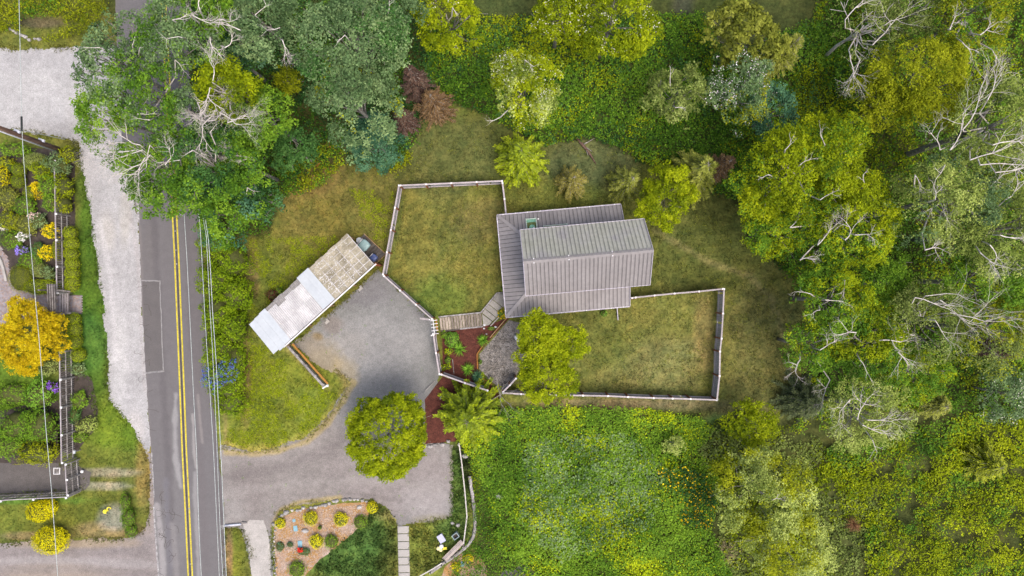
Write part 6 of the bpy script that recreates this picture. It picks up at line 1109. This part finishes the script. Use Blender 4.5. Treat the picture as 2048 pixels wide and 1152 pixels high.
gd = [((40, 340, 13, 16, 1.5), 'chart', -.3, 'dark green egg shaped clipped bush near the utility pole, upper'), ((38, 362, 15, 15, 1.3), 'chart', -.28, 'round clipped bush under the overhead wire in the upper left garden'), ((14, 325, 15, 12, 1.1), 'gold_green', .1, 'tawny shrub at the left edge below the gravel pad'), ((6, 350, 14, 20, 1.3), 'yellow', -.3, 'yellow shrub cut by the left edge, below the gravel pad'),
      ((22, 335, 8, 9, 1), 'deep', 0, 'small dark bush between the yellow shrub and the clipped ones'), ((62, 385, 16, 14, 1.0), 'chart', -.3, 'small clipped green dome right of the overhead wire'), ((75, 325, 24, 20, 2.2), 'pale', 0, 'pale green shrub right of the clipped bushes below the pole'), ((92, 345, 20, 24, 2.4), 'lime', -.1, 'lime shrub in the thick of the upper left garden border'),
      ((118, 330, 22, 20, 2.2), 'grey_green', 0, 'grey green shrub near the foot of the utility pole'), ((140, 310, 15, 16, 1.8), 'gold_green', 0, 'reddish gold shrub at the garden corner by the gravel strip'), ((105, 375, 22, 22, 2.4), 'green', .2, 'fresh green shrub left of the strip of lawn, high in the border'), ((128, 372, 18, 24, 2.0), 'lime', -.12, 'yellow green shrub against the verge, level with the road bend'),
      ((108, 405, 18, 20, 2.0), 'green', .15, 'leafy shrub around the upper post of the slatted fence'), ((128, 408, 15, 18, 1.8), 'gold_green', 0, 'golden green shrub at the top of the fence beside the verge'), ((80, 385, 12, 14, 1.0), 'amber', -.05, 'orange yellow flowering clump under the wire'), ((15, 395, 28, 24, 1.0), 'olive', .25, 'olive shrub in the dark bed at the left edge'),
      ((50, 410, 22, 22, 1.1), 'green', 0, 'green mound under the wire in the garden centre'), ((15, 440, 26, 22, 1.0), 'gold_green', -.05, 'bronze green mound at the left edge, mid garden'), ((52, 448, 22, 22, 1.0), 'olive', .1, 'olive mound under the wire below the garden centre'), ((78, 440, 16, 16, 1.0), 'grey_green', .15, 'grey leaved rose bush beside the pale flowers'),
      ((22, 480, 24, 18, .9), 'green', .05, 'green clump above the brick path at the left'), ((60, 520, 24, 20, .9), 'green', .15, 'green clump under the purple flowers'), ((80, 540, 20, 16, 1.0), 'pale', .05, 'variegated silvery shrub above the oval clipped hedge'), ((96, 545, 14, 14, 1.1), 'grey_green', .2, 'small silvery shrub by the fence above the pergola'), ((78, 500, 16, 18, .9), 'deep', .2, 'deep green clump between yellow bushes and the wire'),
      ((118, 500, 12, 24, 1.2), 'gold_green', .1, 'climber leaves over the slatted fence beside the clipped hedge'), ((30, 300, 30, 14, 1.6), 'green', .1, 'green shrub at the foot of the gravel pad edge')]
for e, p_, b_, lb in gd: shrub([e, (e[0] + e[2] * .45, e[1] + e[3] * .4, e[2] * .6, e[3] * .6, e[4] * .8)] if 'clipped' not in lb else [e], lb, p_, leaf=.05 if 'clipped' in lb else .12, dens=520 if 'clipped' in lb else 230, bias=b_, rough_=.04 if 'clipped' in lb else .35, up=.8)
YL = [(.5, .36, .002), (.75, .58, .004), (.85, .72, .02)]
for px, py, r, lb in ((104, 462, 15, 'bright yellow flowering bush left of the upper clipped hedge'), (95, 505, 15, 'bright yellow flowering bush level with the middle of the clipped hedge'), (76, 378, 10, 'small yellow flowering bush under the wire in the upper border')): shrub([(px, py, r, r, .95)], lb, 'chart', 'flowering_bush', 'shrub', leaf=.08, dens=300, flower=(YL[1], 120, .11), rough_=.3, bias=-.1)
for px, py, col, fn, lb in ((46, 500, (.30, .22, .70), 30, 'purple headed flowers above the olive mound'), (108, 775, (.28, .12, .60), 40, 'deep purple flowers at the top of the lower slatted fence'), (72, 435, (.75, .55, .5), 45, 'pale pink roses in the left garden'), (48, 472, (.75, .72, .68), 26, 'white flowers under the wire in the left garden'), (8, 452, (.7, .68, .6), 30, 'cream flowers at the left edge of the garden')):
    shrub([(px, py, 12, 10, .8)], lb, 'grey_green', 'flower_clump', 'flowers', leaf=.09, dens=260, flower=(col, fn, .14), rough_=.3)
lg = [((30, 790, 40, 26, .9), 'green', .1, 'large leafy perennial drift in the lower left garden beside the lawn'), ((80, 790, 26, 28, 1.4), 'iris', -.1, 'tall strappy clump under the wire in the lower left garden'), ((40, 850, 40, 32, 2.2), 'green', .05, 'broad shrub at the left edge above the dark path'), ((85, 850, 30, 34, 2.2), 'green', 0, 'broad shrub under the wire above the dark path'), ((80, 905, 36, 22, 1.8), 'gold_green', -.05, 'spreading shrub just above the dark garden path'),
      ((20, 890, 34, 24, 1.8), 'green', .08, 'low shrub at the left edge above the dark path'), ((160, 800, 16, 20, .8), 'green', .15, 'young shrub in the dark bed right of the slatted fence, upper'), ((175, 850, 20, 16, .9), 'pale', -.05, 'silvery shrub in the dark bed near the grass verge'), ((161, 874, 14, 11, .6), 'green', .3, 'neat round green shrub at the bottom of the dark bed'), ((100, 730, 24, 20, 1.2), 'wispy', .2, 'variegated bush below the golden tree'), ((158, 738, 14, 12, .8), 'grey_green', .2, 'small mixed shrub below the lower clipped hedge'), ((150, 830, 12, 16, .8), 'deep', .2, 'dark fern clump beside the slatted fence')]
for e, p_, b_, lb in lg: shrub([e, (e[0] - e[2] * .4, e[1] + e[3] * .3, e[2] * .6, e[3] * .6, e[4] * .8)], lb, p_, leaf=.13, dens=220, bias=b_, rough_=.38, up=.9)
yc = dict(leaf=.10, dens=420, rough_=.12, up=.3)
shrub([(82, 1021, 29, 22, 1.4), (100, 1013, 16, 16, 1.2)], 'rounded golden conifer bush just below the corner of the slatted fence', 'yellow', 'golden_bush', 'shrub', bias=-.02, **yc)
shrub([(103, 1080, 36, 28, 1.6)], 'larger golden conifer bush at the edge of the side drive', 'yellow', 'golden_bush', 'shrub', bias=-.05, **yc)
shrub([(252, 1005, 10, 20, .9), (257, 1035, 15, 20, 1.0), (262, 1062, 14, 14, .6)], 'narrow dark green box hedge beside the yellow hose coil', 'green', 'box_hedge', 'hedge', leaf=.10, dens=300, rough_=.3)
yb = dict(leaf=.075, dens=420, rough_=.14, up=.5)
for px, py, r, lb, b_ in ((561, 1046, 11.5, 'smallest yellow bush, at the left corner of the wood chip bed', -.1), (622, 1037, 15.5, 'orange tinged yellow bush above the grey boulder', -.2), (682, 1039, 15.5, 'round yellow bush in the middle of the pinkish chips', -.05), (744, 1015, 12.5, 'yellow bush at the top right of the wood chip bed against the long grass', .05), (633, 1083, 15, 'brightest yellow bush touching a green one', .15)):
    shrub([(px, py, r, r, .75)], lb, 'yellow', 'yellow_bush', 'shrub', bias=b_ + .2, group='yellow bushes on the wood chip bed', **yb)
for px, py, r, lb in ((663, 1083, 15, 'green bush touching the brightest yellow bush'), (721, 1045, 15, 'green bush at the edge of the long grass below the top right yellow bush'), (594, 1139, 18, 'large green bush at the bottom of the wood chip bed'), (640, 1055, 4, 'tiny green seedling between the two round yellow bushes')): shrub([(px, py, r, r, .7)], lb, 'green', 'green_bush', 'shrub', leaf=.10, dens=260, rough_=.25, bias=.22, up=.6)
for px, py, rx, ry, lb in ((560, 1093, 10, 10, 'dark blue green perennial at the left side of the wood chip bed'), (580, 1089, 7, 6, 'small teal perennial between the slabs'), (608, 1103, 15, 9, 'spreading blue green perennial below the lower blue slab')): shrub([(px, py, rx, ry, .35)], lb, 'teal', 'perennial', 'plant', leaf=.10, dens=200, rough_=.4)
shrub([(601, 1099, 5, 4, .42)], 'red flowers just below the lower blue slab', 'green', 'flower_clump', 'flowers', leaf=.06, dens=200, flower=((.75, .03, .02), 22, .10))
shrub([(912, 1133, 10, 9, .4)], 'yellow edged plant at the left of the stony strip', 'chart', 'perennial', 'plant', leaf=.1, dens=240, flower=(YL[1], 25, .08)); shrub([(935, 1116, 11, 9, .4)], 'yellow edged plant at the right of the stony strip', 'chart', 'perennial', 'plant', leaf=.1, dens=240, bias=-.1, flower=(YL[1], 20, .08))
spiky(920, 697, 17, 'largest bright strappy plant, in front of the round dark green one'); spiky(966, 680, 14, 'strappy plant at the upper right of the red mulch bed'); spiky(936, 738, 16, 'strappy plant at the bottom of the red mulch bed')
spiky(954, 752, 15, 'blue green strappy plant by the slanting orange edging', 'teal', 90)
shrub([(904, 679, 15, 17, .7)], 'round dark green leafy plant in the red mulch bed', 'iris', 'leafy_plant', 'plant', leaf=.12, dens=260, bias=-.35, rough_=.1, up=1); shrub([(897, 703, 9, 8, .4)], 'lime leaved plant left of the largest strappy plant', 'chart', 'leafy_plant', 'plant', leaf=.14, dens=150, bias=0)
shrub([(896, 720, 7, 8, .4)], 'small green bush near the fence in the red mulch bed', 'green', 'leafy_plant', 'plant', leaf=.10, dens=260, bias=.1); shrub([(888, 735, 7, 6, .35), (897, 733, 6, 7, .35)], 'pair of lime clumps at the bottom left of the red mulch bed', 'chart', 'leafy_plant', 'plant', leaf=.15, dens=130)
shrub([(889, 669, 8, 8, .5)], 'green fern beside the gate end of the boardwalk', 'green', 'fern', 'plant', leaf=.14, dens=150, bias=.2); shrub([(983, 657, 8, 5, .3)], 'little green plant beside the white stone', 'green', 'leafy_plant', 'plant', leaf=.1, dens=160, bias=.2)
shrub([(1004, 627, 9, 11, .7)], 'yellow flowered green bush at the house corner by the paved path', 'green', 'flowering_bush', 'shrub', leaf=.09, dens=260, flower=(YL[0], 40, .08), bias=.1); shrub([(961, 724, 4, 5, .4)], 'tiny green bush just inside the stony bed', 'iris', 'leafy_plant', 'plant', leaf=.08, dens=260, bias=-.2)
shrub([(1208, 627, 7, 7, .5)], 'small green bush on the lawn just below the house eave', 'iris', 'leafy_plant', 'plant', leaf=.10, dens=240, bias=-.3); shrub([(1004, 578, 3, 4, .5)], 'small white flowered plant against the left eave of the house', 'green', 'leafy_plant', 'plant', leaf=.08, dens=200)
shrub([(545, 590, 11, 12, .8)], 'dark red leaved shrub behind the back of the carport', [(.03, .008, .008), (.07, .02, .02), (.12, .04, .035)], 'red_shrub', 'shrub', leaf=.12, dens=230, rough_=.4)
shrub([(558, 583, 9, 9, .6)], 'green weedy shrub beside the dark red one at the carport back', 'green', 'shrub', 'shrub', leaf=.12, dens=220, rough_=.4, bias=.1)
for px, py, r, lb in ((632, 327, 9, 'small rust red plant at the edge of the brown patched lawn, left'), (655, 290, 10, 'rust red plant under the big grey green crown')): shrub([(px, py, r, r * .7, .5)], lb, [(.12, .03, .01), (.26, .07, .02), (.36, .12, .04)], 'rust_plant', 'plant', leaf=.1, dens=160, rough_=.4)
for px, py, r, lb in ((196, 268, 0, ''),): pass
